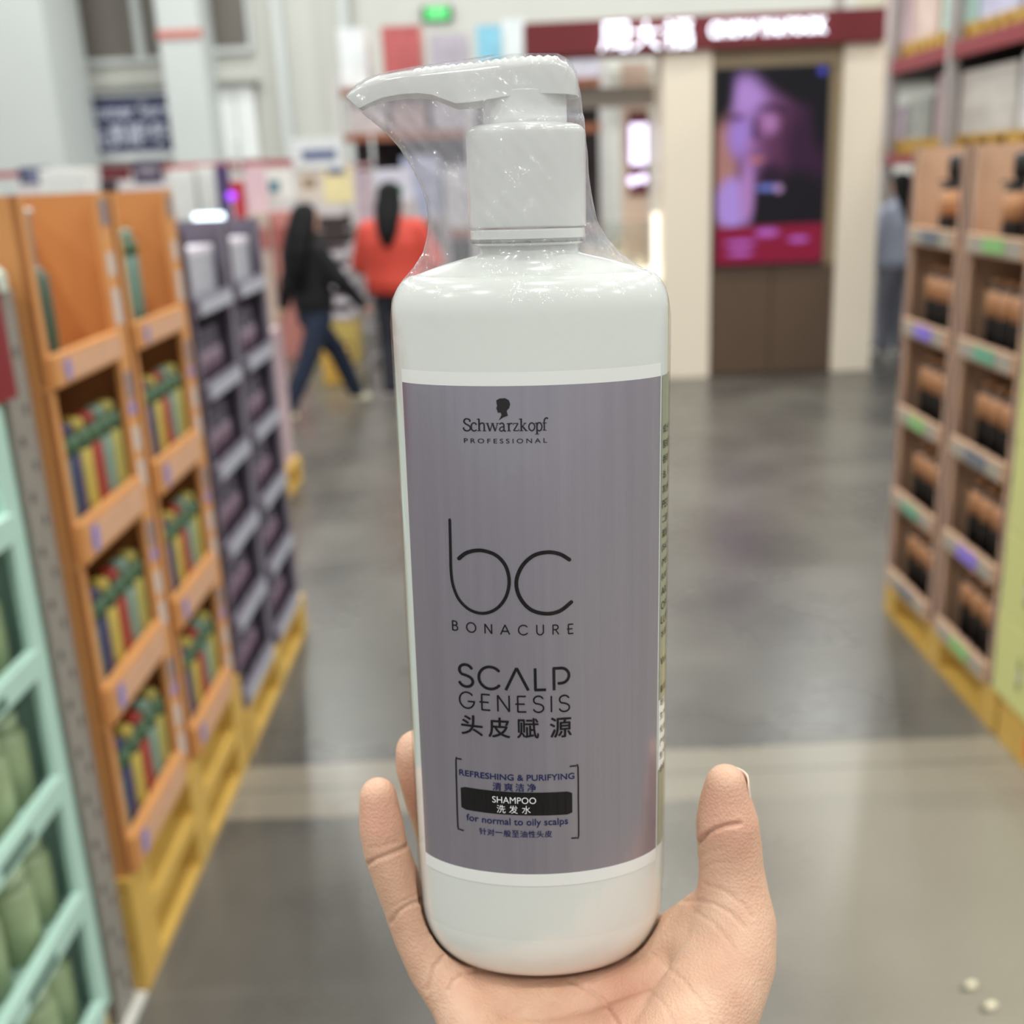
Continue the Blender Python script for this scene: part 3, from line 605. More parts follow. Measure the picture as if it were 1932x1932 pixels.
pallet((XR + 1.0, 2.89, 0), 1.0, 0.98, 0.13, 'yellow plastic pallet under the brown cardboard display', 'yellow floor pallets')
pp = pallet((XR + 1.0, 1.86, 0), 1.0, 1.01, 0.145, 'yellow plastic pallet with faded red letters under the lime boxes', 'yellow floor pallets')
q = MB()
for k in range(5): q.box(-1.0035, -1.002, 0.56 + k * 0.06, 0.6 + k * 0.06, 0.04, 0.1)
q.build('painted_marks', mat('red_paint', (226, 122, 50), 0.6), pp)
MB().box(-1.002, -0.985, 0.50, 0.90, 0.021, 0.12).build('side_panel', YEL, pp)

# ================================================================== DISPLAY CARTONS  (local: x 0 front, -d back; y 0..w; z 0..h)
def carton(name, w, d, h, fh, fn, ff, mbody, mfas, back_at=None, lipw=0.01, top=False, print_mat=None, stick=None, patches=None, wave=None, slot=None):
    r = empty(name, (0, 0, 0)); T = 0.006
    MB().box(-d, 0, 0, w, 0, T).build('base_tray', mbody, r)
    for nm, y0, y1, fl in (('side_wall', 0, T, fn), ('side_wall', w - T, w, ff)):
        b = MB(); b.box(-d, 0, y0, y1, T, h)
        if fl: b.box(-0.012, 0, (0 if y0 == 0 else w - fl), (fl if y0 == 0 else w), T, h)
        o = b.build(nm, mbody, r)
        if patches and y0 > 0:
            for (a, z0, z1, pm) in patches: MB().box(0.0002, 0.0012, w - fl * 0.78, w - fl * 0.25, h * z0, h * z1).build('printed_patch', pm, o)
        if wave and fl > 0.02:
            q = MB(); n = 10; vs = []
            for k in range(n + 1):
                z = T + (h - T) * k / n; c = (y0 if y0 == 0 else w - fl) + fl * (0.55 + 0.25 * math.sin(k * 0.75)); vs += [(0.001, c - fl * 0.2, z), (0.001, c + fl * 0.2 * (1 - k / n), z)]
            q.add(vs, [(2 * k, 2 * k + 1, 2 * k + 3, 2 * k + 2) for k in range(n)]).build('printed_patch', wave, o, fix=False)
    bd = back_at or d
    MB().box(-bd - T, -bd, 0, w, T, h).build('back_panel', mbody, r)
    if top: MB().box(-d, 0, 0, w, h - T, h).build('top_panel', mbody, r)
    f = MB(); f.box(-lipw, 0.012, fn * 0.5, w - ff, 0, fh); fo = f.build('front_lip', [mbody], r, bevel=0.003)
    if print_mat: MB().box(0.0125, 0.014, fn * 0.5 + 0.03, w - ff - 0.01, fh * 0.12, fh * 0.85).build('printed_strip', print_mat, fo)
    if stick:
        q = MB(); cy, cz, rr = fn * 0.5 + 0.055, fh * 0.5, fh * 0.36
        q.add([(0.0155, cy + rr * 0.62 * math.cos(k * math.pi / 9), cz + rr * math.sin(k * math.pi / 9)) for k in range(18)], [tuple(range(18))]).build('round_sticker', stick, fo, fix=False)
    if slot:
        q = MB()
        for y0 in (0.12, 0.42): q.box(0.0125, 0.0135, w * y0 + 0.02, w * y0 + 0.02 + w * 0.2, fh * 0.25, fh * 0.6)
        q.build('hand_slot', slot, fo)
    return r
def bottle_proto(name, bodyprof, parts, sx=1, sy=1):
    r = empty(name, (0, 0, 0))
    for nm, prof, m, *k in [('body',) + bodyprof] + parts: MB().lathe(0, 0, prof, 14, sx=sx, sy=sy).build(nm, m, r, True)
    return r
TN = ['bottom', 'second', 'third', 'fourth', 'fifth', 'sixth']
def tier(k, n):
    return 'topmost shelf' if k == n - 1 else 'bottom shelf' if k == 0 else '%s shelf up' % ORD[k]
# ---- orange display
ORG = mat('orange_card', (203, 141, 82), 0.6, var=0.05, scale=4)
TAN = mat('printed_tan', (206, 160, 128), 0.6); LIL = mat('lilac_sticker', (138, 128, 186), 0.5); GRYP = mat('grey_print', (120, 118, 128), 0.5); PALP = mat('pale_print', (200, 190, 184), 0.5)
oc = carton('display_carton', 0.452, 0.40, 0.342, 0.082, 0.03, 0.075, ORG, ORG, print_mat=TAN, stick=LIL, patches=[(0, 0.72, 0.9, GRYP), (0, 0.62, 0.7, LIL), (0, 0.38, 0.54, PALP), (0, 0.14, 0.32, PALP)])
ot = carton('display_carton', 0.452, 0.40, 0.342, 0.06, 0.03, 0.075, ORG, ORG, back_at=0.20, print_mat=TAN, stick=LIL, patches=[(0, 0.8, 0.96, GRYP), (0, 0.5, 0.64, PALP), (0, 0.2, 0.42, PALP)])
STRIPES = [('teal', (100, 132, 120)), ('navy', (62, 60, 92)), ('yellow', (184, 162, 78)), ('red', (150, 54, 46)), ('pale green', (118, 142, 128)), ('olive yellow', (166, 154, 82))]
GREEN = mat('green_shoulder', (72, 100, 72), 0.45)
oprotos = []
for nm, c in STRIPES:
    oprotos.append(bottle_proto('shampoo_bottle', ([(0.022, 0), (0.0275, 0.006), (0.0275, 0.195), (0.024, 0.2)], mat('stripe_' + nm.replace(' ', '_'), c, 0.35)),
        [('shoulder', [(0.028, 0.19), (0.028, 0.222), (0.02, 0.228)], GREEN), ('cap', [(0.019, 0.226), (0.019, 0.246), (0.014, 0.25)], mat('cap_' + nm.replace(' ', '_'), tuple(min(255, int(v * 1.12)) for v in c), 0.4))]))
pump = bottle_proto('pump_bottle', ([(0.024, 0), (0.028, 0.008), (0.028, 0.19), (0.012, 0.21)], mat('dark_green_bottle', (60, 78, 60), 0.35)),
    [('pump', [(0.012, 0.208), (0.012, 0.30), (0.018, 0.302), (0.018, 0.312)], mat('whitish_pump', (205, 196, 190), 0.4))])
used = {}
def use(proto, loc, label, group, cat, rz=0.0):
    if id(proto) not in used:
        used[id(proto)] = 1; proto.location = loc; proto.rotation_euler = (0, 0, rz); return tag(proto, label, cat, group)
    o = dup(proto, loc, label, group, rz); o['category'] = cat; return o
for ci, (y0, cn) in enumerate(((1.95, 'nearer'), (2.42, 'farther'))):
    for k in range(4):
        p = ot if k == 3 else oc; z = 0.287 + 0.342 * k
        use(p, (XL, y0, z), 'orange card display carton, %s column, %s' % (cn, tier(k, 4)), 'orange display cartons', 'carton')
        if k == 3:
            lst = [(0, 0)] if ci == 0 else [(0, 0), (1, 2), (2, 4)]
            if ci == 0:
                use(pump, (XL - 0.038, y0 + 0.105, z + 0.007), 'dark green pump bottle alone on top of the orange display, nearer column', 'pump bottles in the orange display', 'bottle'); continue
            for n_, (b_, s_) in enumerate(lst):
                use(oprotos[(s_ + 2) % 6], (XL - 0.06, y0 + (0.075 if ci == 0 else 0.10) + b_ * 0.06, z + 0.007), '%s striped bottle on the open top of the orange display, %s column' % (STRIPES[(s_ + 2) % 6][0], cn), 'striped bottles in the orange display', 'bottle')
            if ci == 1: use(pump, (XL - 0.125, y0 + 0.12, z + 0.007), 'dark green pump bottle on top of the orange display, farther column', 'pump bottles in the orange display', 'bottle')
            continue
        for b_ in range(6):
            use(oprotos[b_], (XL - 0.038, y0 + 0.06 + b_ * 0.058, z + 0.007), '%s striped bottle in the orange display, %s column, %s' % (STRIPES[b_][0], cn, tier(k, 4)), 'striped bottles in the orange display', 'bottle')
        use(pump, (XL - 0.11, y0 + 0.18, z + 0.007), 'dark green pump bottle behind the striped row, orange %s column, %s' % (cn, tier(k, 4)), 'pump bottles in the orange display', 'bottle')
# ---- purple and grey display
PUR = mat('lilac_grey_card', (112, 104, 118), 0.6, var=0.08, scale=9); PLIP = mat('silver_lip', (176, 178, 190), 0.45); DPU = mat('dark_purple_plastic', (66, 54, 72), 0.35); PKL = mat('mauve_label', (128, 104, 120), 0.45, var=0.2, scale=60)
pc = carton('display_carton', 0.455, 0.42, 0.234, 0.05, 0.02, 0.05, PUR, PLIP, print_mat=PLIP)
pb = bottle_proto('conditioner_bottle', ([(0.04, 0), (0.046, 0.006), (0.046, 0.12), (0.036, 0.135)], DPU), [('label', [(0.0465, 0.03), (0.0465, 0.11)], PKL), ('cap', [(0.03, 0.133), (0.03, 0.165), (0.026, 0.168)], PUR)], sx=0.7)
sb = empty('product_box', (0, 0, 0)); MB().box(-0.14, 0, 0, 0.34, 0, 0.17).build('box_body', mat('silver_box', (176, 176, 186), 0.35, var=0.12, scale=40), sb, bevel=0.004); MB().box(-0.141, 0.001, -0.001, 0.341, 0.148, 0.171).build('lid', mat('pale_lilac_lid', (222, 214, 226), 0.4), sb, bevel=0.004)
for ci, (y0, cn) in enumerate(((2.955, 'nearer'), (3.43, 'farther'))):
    for k in range(6):
        z = 0.147 + 0.234 * k
        use(pc, (XL - 0.01, y0, z), 'lilac grey display carton, %s column, %s' % (cn, tier(k, 6)), 'purple display cartons', 'carton')
        if k == 5:
            use(sb, (XL - 0.04, y0 + 0.055, z + 0.007), 'silver box with a pale lid on top of the purple display, %s column' % cn, 'silver boxes on the purple display', 'box')
            continue
        for b_ in range(4):
            use(pb, (XL - 0.075, y0 + 0.068 + b_ * 0.1, z + 0.007), 'dark purple bottle, %s from the near side, purple display %s column, %s' % (ORD[b_], cn, tier(k, 6)), 'dark purple bottles', 'bottle')
# ---- mint display
MINT = mat('mint_card', (174, 206, 192), 0.6, var=0.04, scale=5); SLOT = mat('slot_shadow_green', (70, 96, 84), 0.8)
mc = carton('display_carton', 0.56, 0.42, 0.243, 0.048, 0.03, 0.055, MINT, MINT, slot=SLOT)
mb_ = bottle_proto('green_bottle', ([(0.036, 0), (0.04, 0.006), (0.04, 0.13), (0.03, 0.14)], mat('pale_green_bottle', (150, 168, 128), 0.35)), [('cap', [(0.031, 0.138), (0.031, 0.17), (0.027, 0.173)], mat('pale_green_cap', (168, 186, 150), 0.4))])
for k in range(5):
    z = 0.137 + 0.243 * k
    use(mc, (XL, 1.205, z), 'mint green display carton at the left edge, %s' % tier(k, 5), 'mint display cartons', 'carton')
    if k < 4:
        for b_ in range(4):
            use(mb_, (XL - 0.062 - 0.012 * (b_ % 2), 1.395 + b_ * 0.1, z + 0.007), 'pale green bottle in the mint display, %s, %s from the camera side' % (tier(k, 5), ORD[b_]), 'pale green bottles', 'bottle')
# ---- brown display (faces the other way)
BRN = mat('kraft_card', (196, 160, 132), 0.65, var=0.06, scale=6); WAVE = mat('purple_print', (92, 72, 92), 0.5); BLIP = mat('grey_green_strip', (168, 160, 148), 0.5, var=0.1, scale=20)
bc_ = carton('display_carton', 0.465, 0.42, 0.31, 0.058, 0.05, 0.05, BRN, BRN, print_mat=BLIP, wave=WAVE)
BLK = mat('black_bottle', (22, 20, 20), 0.35); KRL = mat('tan_label', (192, 138, 96), 0.5, var=0.15, scale=50)
bb = bottle_proto('black_bottle', ([(0.03, 0), (0.034, 0.006), (0.034, 0.20), (0.026, 0.21)], BLK), [('label', [(0.0346, 0.12), (0.0346, 0.195)], KRL), ('cap', [(0.022, 0.208), (0.022, 0.222), (0.018, 0.225)], KRL)])
bt = bottle_proto('pump_bottle', ([(0.038, 0), (0.043, 0.006), (0.043, 0.18), (0.02, 0.195)], BLK), [('label', [(0.0435, 0.09), (0.0435, 0.17)], KRL), ('collar', [(0.052, 0.192), (0.052, 0.2)], BLK), ('pump', [(0.016, 0.196), (0.024, 0.22), (0.024, 0.265), (0.014, 0.278)], BLK)])
TAGS = [mat('green_tag', (138, 190, 120), 0.5), mat('violet_tag', (140, 120, 220), 0.5), mat('slate_tag', (110, 118, 128), 0.5), mat('teal_tag', (110, 170, 140), 0.5)]
for ci, (y1, cn) in enumerate(((3.385, 'nearer'), (3.865, 'farther'))):
    for k in range(5):
        z = 0.132 + 0.31 * k
        use(bc_, (XR, y1, z), 'brown cardboard display carton, %s column, %s' % (cn, tier(k, 5)), 'brown display cartons', 'carton', math.pi)
        pt = empty('price_tag', (XR - 0.016, y1 - 0.22, z + 0.012), '%s price tag on the brown display, %s column, %s' % ((('green', 'violet', 'grey', 'teal')[(k + ci * 2) % 4]), cn, tier(k, 5)), 'price tag', 'price tags on the brown display')
        MB().box(-0.003, 0, -0.09, 0.05, 0, 0.04).build('card', TAGS[(k + ci * 2) % 4], pt)
        if k == 4:
            use(bt, (XR + 0.07, y1 - (0.19 if ci == 0 else 0.2), z + 0.007), 'black pump bottle standing alone on the brown display top, %s column' % cn, 'black pump bottles', 'bottle')
            if ci == 0: use(bb, (XR + 0.075, y1 - 0.30, z + 0.007), 'small black bottle beside the pump bottle on the brown display top', 'black bottles', 'bottle')
            continue
        for b_ in range(4):
            use(bb, (XR + 0.075, y1 - 0.10 - b_ * 0.088, z + 0.007), 'black bottle with tan label, %s from the far side, brown %s column, %s' % (ORD[b_], cn, tier(k, 5)), 'black bottles', 'bottle')
# ---- lime boxes
LIME = mat('lime_card', (208, 210, 138), 0.55, var=0.03, scale=4)
lbx = empty('lime_box', (0, 0, 0)); MB().box(0, 0.5, 0, 0.43, 0, 0.246).build('box_body', LIME, lbx, bevel=0.004)
q = MB(); q.lathe(0, 0, [(0.014, 0), (0.014, 0.07), (0.006, 0.085), (0.006, 0.1)], 10); o_ = q.build('printed_bottle', mat('olive_print', (130, 140, 80), 0.5), lbx); o_.scale = (0.05, 1, 1); o_.location = (-0.001, 0.27, 0.07)
MB().box(-0.003, -0.0005, 0.262, 0.278, 0.09, 0.13).build('printed_label', mat('pale_print2', (206, 200, 190), 0.5), lbx)
for k in range(5):
    use(lbx, (XR - 0.012, 2.48, 0.147 + 0.249 * k), 'lime yellow box at the right edge, %s of the stack' % ('topmost' if k == 4 else 'bottom' if k == 0 else ORD[k] + ' up'), 'lime yellow boxes', 'box')

# ================================================================== RACK ON THE LEFT (behind the mint display)
GAL = mat('galvanised_post', (150, 144, 136), 0.5, 0.2, var=0.1, scale=60); HOLE = mat('punched_hole', (66, 62, 60), 0.8); DRED = mat('dark_red_beam', (126, 34, 40), 0.45)
rk = empty('rack_upright', (-0.86, 1.875, 0), 'galvanised perforated rack post between the mint and orange displays', 'rack post')
b = MB(); b.box(-0.08, 0, -0.045, 0.045, 0.0125, 1.50)
for k in range(28):
    z = 0.06 + k * 0.051; b.box(0.0002, 0.001, -0.022 if k % 2 else 0.012, -0.010 if k % 2 else 0.022, z, z + 0.018, 1)
b.build('post', [GAL, HOLE], rk)
MB().box(-0.10, 0.02, -0.06, 0.06, 0, 0.012).build('foot_plate', mat('pale_plate', (200, 198, 190), 0.5), rk)
b = MB(); b.lathe(-0.04, 0, [(0.05, 1.50), (0.05, 1.53), (0.03, 1.55)], 16); b.build('rounded_cap', mat('pale_green_cap2', (196, 204, 190), 0.5), rk)
bm_ = empty('rack_beam', (-0.85, 0.5, 1.33), 'dark red rack beam with a pale tag above the mint display', 'rack beam')
MB().box(-0.05, 0.012, 0, 1.31, 0.07, 0.19).build('beam', DRED, bm_, bevel=0.004)
MB().box(-0.045, 0.014, 1.24, 1.32, 0.0, 0.19).build('end_bracket', DRED, bm_)
MB().box(0.0125, 0.015, 1.05, 1.19, 0.09, 0.17).build('tag', mat('pale_tag', (205, 196, 186), 0.5), bm_)

# ================================================================== KIOSK
KB = mat('kiosk_beige', (238, 225, 205), 0.5, var=0.01, scale=1); KR = mat('kiosk_red', (108, 24, 32), 0.6, var=0.03, scale=1); KBR = mat('kiosk_bronze', (150, 131, 102), 0.4, var=0.04, scale=2); KDK = mat('kiosk_brown_doors', (92, 72, 56), 0.4, var=0.05, scale=2)
K = empty('jewellery_kiosk', (0, 8.86, 0), 'beige and bronze shop kiosk with a dark red lit sign band', 'kiosk')
MB().box(1.24, 1.62, 0, 0.5, 0, 2.52).build('column', KB, K, bevel=0.01); MB().box(2.62, 2.94, 0, 0.5, 0, 2.52).build('column', KB, K, bevel=0.01)
MB().box(1.61, 2.63, 0.04, 0.5, 0.88, 2.52).build('screen_surround', KBR, K); 
for i in range(2): MB().box(1.62 + i * 0.5, 2.115 + i * 0.505, 0.03, 0.06, 0.015, 0.88).build('cabinet_door', KDK, K, bevel=0.004)
MB().box(1.61, 2.63, 0.06, 0.5, 0, 0.87).build('cabinet', KDK, K)
hd = MB().box(0.2, 2.9, -0.06, 0.35, 2.5, 2.735).build('sign_band', KR, K, bevel=0.006)
LIT = mat('lit_letters', (245, 250, 255), 0.4, emit=(225, 238, 255), es=1.7)
def sign3d(name, body, x0, x1, z0, z1, y, m, parent, depth=0.03, bold=0.03, space=1.0):
    vs, fs, ar = text_flat(body, bold, space); P = [(x0 + u * (x1 - x0), z0 + w * (z1 - z0)) for u, w in vs]; mb = MB(); n = len(P)
    mb.add([(x, y - depth, z) for x, z in P], fs); mb.add([(x, y, z) for x, z in P], fs)
    # rim
    from collections import Counter
    ec = Counter(); 
    for f in fs:
        for i in range(len(f)): ec[tuple(sorted((f[i], f[(i + 1) % len(f)])))] += 1
    rim = [e for e, c in ec.items() if c == 1]
    mb.f += [(a, b, b + n, a + n) for a, b in rim]; mb.m += [0] * len(rim)
    return mb.build(name, m, parent, fix=False)
for c, x0 in zip('周大福', (0.76, 1.0, 1.235)): sign3d('sign_letter', c, x0, x0 + 0.215, 2.512, 2.71, -0.062, LIT, K, bold=0.0)
sign3d('sign_lettering', 'CHOW TAI FOOK', 1.58, 2.45, 2.575, 2.68, -0.062, LIT, K, bold=0.02)
def screen_mat():
    m = bpy.data.materials.new('advert_screen'); m.use_nodes = True; nt = m.node_tree; N = nt.nodes; Lk = nt.links; b = N['Principled BSDF']
    b.inputs['Base Color'].default_value = (0.01, 0.01, 0.012, 1); b.inputs['Roughness'].default_value = 0.2
    tc = N.new('ShaderNodeTexCoord'); sp = N.new('ShaderNodeSeparateXYZ'); Lk.new(tc.outputs['Object'], sp.inputs[0])
    def mth(op, *a):
        q = N.new('ShaderNodeMath'); q.operation = op
        for i, s in enumerate(a):
            if isinstance(s, (int, float)): q.inputs[i].default_value = s
            else: Lk.new(s, q.inputs[i])
        return q.outputs[0]
    X, Z = sp.outputs['X'], sp.outputs['Z']
    def ell(cx, cz, rx, rz, soft=0.35, ang=0.0):
        dx, dz = mth('SUBTRACT', X, cx), mth('SUBTRACT', Z, cz); ca, sa = math.cos(ang), math.sin(ang)
        u = mth('ADD', mth('MULTIPLY', dx, ca), mth('MULTIPLY', dz, sa)); w = mth('SUBTRACT', mth('MULTIPLY', dz, ca), mth('MULTIPLY', dx, sa))
        d = mth('SQRT', mth('ADD', mth('POWER', mth('ABSOLUTE', mth('DIVIDE', u, rx)), 2.0), mth('POWER', mth('ABSOLUTE', mth('DIVIDE', w, rz)), 2.0)))
        mr = N.new('ShaderNodeMapRange'); mr.interpolation_type = 'SMOOTHSTEP'; mr.inputs['From Min'].default_value = 1 + soft; mr.inputs['From Max'].default_value = 1 - soft; Lk.new(d, mr.inputs['Value']); return mr.outputs[0]
    base = N.new('ShaderNodeRGB'); base.outputs[0].default_value = lin((22, 12, 24)) + (1,); cur = base.outputs[0]
    # unit picture: x 0..0.84 across, z 0..1.44 up; the portrait of a person resting a hand on the chin
    for c, e in [((170, 120, 112), ell(0.03, 0.8, 0.13, 0.5, 0.3)), ((142, 96, 150), ell(0.345, 1.0, 0.25, 0.38, 0.25, 0.08)), ((96, 50, 84), ell(0.52, 0.9, 0.2, 0.34, 0.5)), ((52, 22, 50), ell(0.70, 0.85, 0.2, 0.36, 0.5)),
                 ((178, 136, 208), ell(0.225, 1.25, 0.13, 0.15, 0.6)), ((160, 126, 206), ell(0.17, 0.97, 0.085, 0.14, 0.6)), ((82, 44, 88), ell(0.14, 1.10, 0.06, 0.022, 0.7, 0.1)), ((58, 28, 60), ell(0.44, 1.15, 0.12, 0.03, 0.7, -0.12)),
                 ((72, 36, 84), ell(0.29, 1.0, 0.022, 0.12, 0.8)), ((176, 120, 176), ell(0.40, 1.05, 0.06, 0.07, 0.8)), ((168, 112, 168), ell(0.26, 0.90, 0.04, 0.03, 0.7)), ((182, 108, 112), ell(0.30, 0.785, 0.06, 0.026, 0.6)), ((14, 8, 16), ell(0.60, 0.40, 0.33, 0.30, 0.3)), ((40, 16, 40), ell(0.41, 0.66, 0.10, 0.10, 0.6)),
                 ((170, 138, 214), ell(0.12, 0.46, 0.12, 0.2, 0.3)), ((172, 124, 184), ell(0.235, 0.54, 0.055, 0.24, 0.4)), ((10, 7, 12), ell(0.66, 1.40, 0.42, 0.22, 0.3, -0.3)), ((10, 7, 12), ell(0.02, 1.30, 0.10, 0.24, 0.4)), ((10, 7, 12), ell(0.82, 1.12, 0.1, 0.3, 0.5)),
                 ((112, 124, 205), ell(0.39, 0.575, 0.085, 0.022, 0.6)), ((190, 150, 200), ell(0.48, 0.565, 0.03, 0.028, 0.6)), ((80, 80, 190), ell(0.79, 1.41, 0.03, 0.03, 0.4))]:
        mx = N.new('ShaderNodeMix'); mx.data_type = 'RGBA'; Lk.new(e, mx.inputs[0]); Lk.new(cur, mx.inputs[6]); mx.inputs[7].default_value = lin(c) + (1,); cur = mx.outputs[2]
    band_ = mth('LESS_THAN', Z, 0.29); mx = N.new('ShaderNodeMix'); mx.data_type = 'RGBA'; Lk.new(band_, mx.inputs[0]); Lk.new(cur, mx.inputs[6]); mx.inputs[7].default_value = lin((132, 14, 50)) + (1,); cur = mx.outputs[2]
    for (cx, cz, rx, rz) in [(0.40, 0.235, 0.09, 0.03), (0.19, 0.165, 0.12, 0.022), (0.19, 0.085, 0.10, 0.022), (0.65, 0.175, 0.08, 0.022)]:
        mx = N.new('ShaderNodeMix'); mx.data_type = 'RGBA'; Lk.new(ell(cx, cz, rx, rz, 0.4), mx.inputs[0]); Lk.new(cur, mx.inputs[6]); mx.inputs[7].default_value = lin((180, 96, 190)) + (1,); cur = mx.outputs[2]
    Lk.new(cur, b.inputs['Emission Color']); b.inputs['Specular IOR Level'].default_value = 0.15; b.inputs['Emission Strength'].default_value = 0.62; return m
scr = MB().box(0, 0.84, -0.02, 0.02, 0, 1.44).build('screen', screen_mat(), K); scr.location = (1.66, 0.03, 0.905); scr['label'] = 'lit advert screen with a violet portrait'
MB().box(1.64, 2.52, 0.0, 0.045, 0.885, 2.365).build('screen_frame', mat('black_frame', (22, 20, 22), 0.3), K); scr.location.y = -0.005
# open left wing of the kiosk
MB().box(1.0, 1.24, 0.75, 0.8, 0, 2.5).build('side_panel', mat('rosy_beige', (206, 184, 168), 0.5), K)
MB().box(0.25, 1.24, 0.5, 0.55, 2.15, 2.3).build('inner_rail', mat('taupe_rail', (160, 152, 140), 0.5), K)
MB().box(1.06, 1.22, 0.73, 0.748, 1.45, 2.12).build('red_display_board', mat('deep_maroon', (96, 40, 46), 0.5), K)
GLOW = mat('violet_white_glow', (235, 228, 250), 0.4, emit=(226, 216, 255), es=1.4)
MB().box(1.07, 1.21, 0.70, 0.725, 1.70, 2.02).build('lit_panel', GLOW, K)
for x, z in ((1.085, 1.57), (1.17, 1.585)): MB().lathe(0, 0, [(0.005, -0.04), (0.035, -0.02), (0.035, 0.02), (0.005, 0.04)], 14).build('spot_lamp', GLOW, K).location = (x, 0.70, z)
WG = mat('warm_white_glow', (250, 244, 232), 0.4, emit=(255, 246, 230), es=1.1)
sc_ = empty('glass_showcase', (0.62, 9.0, 0), 'lit glass jewellery showcase under the left end of the red sign band', 'showcase')
MB().box(-0.5, 0.6, 0, 0.45, 0, 0.78).build('base_cabinet', mat('dark_plinth', (58, 50, 46), 0.4), sc_)
MB().box(-0.5, 0.6, 0, 0.45, 0.78, 0.86).build('lit_deck', WG, sc_)
MB().box(0.56, 0.6, -0.02, 0.03, 0.86, 1.32).build('light_bar', WG, sc_)
gm = mat('thin_glass', (230, 235, 232), 0.05); gm.node_tree.nodes['Principled BSDF'].inputs['Transmission Weight'].default_value = 0.95
MB().box(-0.5, 0.6, 0.0, 0.006, 0.86, 1.25).build('glass_front', gm, sc_); MB().box(-0.5, 0.6, 0, 0.45, 1.25, 1.256).build('glass_top', gm, sc_)
for i, (x, hh, m_) in enumerate(((0.07, 0.26, mat('pink_bust', (250, 232, 228), 0.5)), (0.28, 0.3, mat('cream_bust', (248, 238, 226), 0.5)), (0.45, 0.12, mat('cream_bust', (248, 238, 226), 0.5)))):
    nb_ = empty('necklace_bust', (0.62 + x, 9.2, 0.861), ('left pink necklace bust', 'middle tall cream necklace bust', 'small cream necklace bust')[i] + ' in the lit glass showcase', 'display bust', 'necklace busts')
    MB().lathe(0, 0, [(0.05, 0), (0.045, 0.02), (0.085, hh * 0.45), (0.08, hh * 0.7), (0.03, hh * 0.9), (0.028, hh)], 18, sy=0.6).build('bust_body', m_, nb_, True)
    MB().lathe(0, 0, [(0.086, hh * 0.58), (0.088, hh * 0.6), (0.084, hh * 0.62)], 18, sy=0.62).build('necklace', mat('gold', (226, 186, 96), 0.3, 0.8), nb_, True)
cl_ = empty('ceiling_light_panel', (1.9, 11.5, 3.32), 'bluish white light panel hanging above the red kiosk sign', 'light panel')
MB().box(-0.62, 0.62, 0, 0.1, 0.0, 0.6).build('diffuser', mat('cool_panel', (240, 250, 255), 0.4, emit=(205, 232, 255), es=1.0), cl_); MB().box(-0.65, 0.65, 0.02, 0.12, -0.03, 0.63).build('housing', PILL, cl_)

# ================================================================== RACK ON THE RIGHT
RX = 3.5; REDB = mat('red_rack_beam', (150, 58, 66), 0.45); UPR = mat('rack_upright_grey', (176, 168, 166), 0.5); GAP_SHADE = mat('rack_gap_shade', (40, 28, 30), 0.8)
rr_ = empty('pallet_rack', (RX, 6.6, 0), 'tall steel pallet rack with red beams behind the kiosk and brown display', 'rack')
for z in (1.60, 2.37): 
    MB().box(-0.02, 0.03, 0, 5.6, z, z + (0.12 if z > 2 else 0.09)).build('beam', REDB, rr_); MB().box(1.05, 1.1, 0, 5.6, z, z + 0.1).build('beam', REDB, rr_)
    MB().box(0.03, 1.05, 0, 5.6, z + 0.05, z + 0.08).build('shelf_deck', mat('dark_deck', (70, 56, 54), 0.7), rr_)
for y in (0.0, 2.38, 3.75, 5.5): MB().box(-0.03, 0.05, y, y + 0.09, 0, 4.6).build('upright', UPR, rr_)
MB().box(1.1, 1.13, 0, 5.6, 0, 2.4).build('back_panel', GAP_SHADE, rr_)  # added dark sheet, its colour stands in for the shade behind the goods
FILM_ = [('white', (226, 224, 226)), ('lilac blue', (196, 196, 222)), ('mint', (190, 222, 212)), ('peach', (226, 196, 186)), ('pale pink', (230, 208, 214)), ('cream', (222, 214, 190))]
def wrapped(loc, dx, dy, dz, c, label, group, face=None, lid=None):
    r = empty('wrapped_goods', loc, label, 'wrapped goods', group)
    m = mat('wrap_%d_%d_%d' % c, c, 0.3, var=0.14, scale=5, coat=0.3)
    nx = 2 if dy > 0.6 else 1; nz = 3
    for i in range(nx):
        for j in range(nz):
            MB().box(0, dx, i * dy / nx + 0.003, (i + 1) * dy / nx - 0.003, j * dz / nz + 0.002, (j + 1) * dz / nz - 0.002).build('boxed_case', m, r)
    return r
def spallet(loc, dx, dy, label, group):
    r = empty('pallet', loc, label, 'pallet', group); MB().box(0, dx, 0, dy, 0.09, 0.115).build('top_deck', YEL, r); MB().box(0, dx, 0, dy, 0, 0.02).build('bottom_deck', YEL, r)
    for k in range(4): MB().box(0, dx, k * (dy - 0.09) / 3, k * (dy - 0.09) / 3 + 0.09, 0.02, 0.09).build('block', YEL, r)
    return r
ups = [(6.7, 1.28, (226, 226, 228), 'white'), (8.06, 0.7, (200, 198, 224), 'lilac blue'), (8.82, 0.66, (190, 222, 210), 'mint green'), (9.54, 0.6, (228, 200, 188), 'peach'), (10.18, 0.66, (232, 206, 212), 'pale pink'), (10.9, 0.9, (222, 214, 190), 'cream')]
for y, w, c, n_ in ups:
    spallet((RX + 0.06, y, 2.492), 0.96, w, 'yellow pallet on the upper red beam under the %s goods' % n_, 'pallets on the right rack')
    wrapped((RX + 0.07, y + 0.02, 2.608), 0.92, w - 0.04, 0.95, c, '%s film-wrapped stack of cases on the upper level of the right rack' % n_, 'wrapped goods on the right rack')
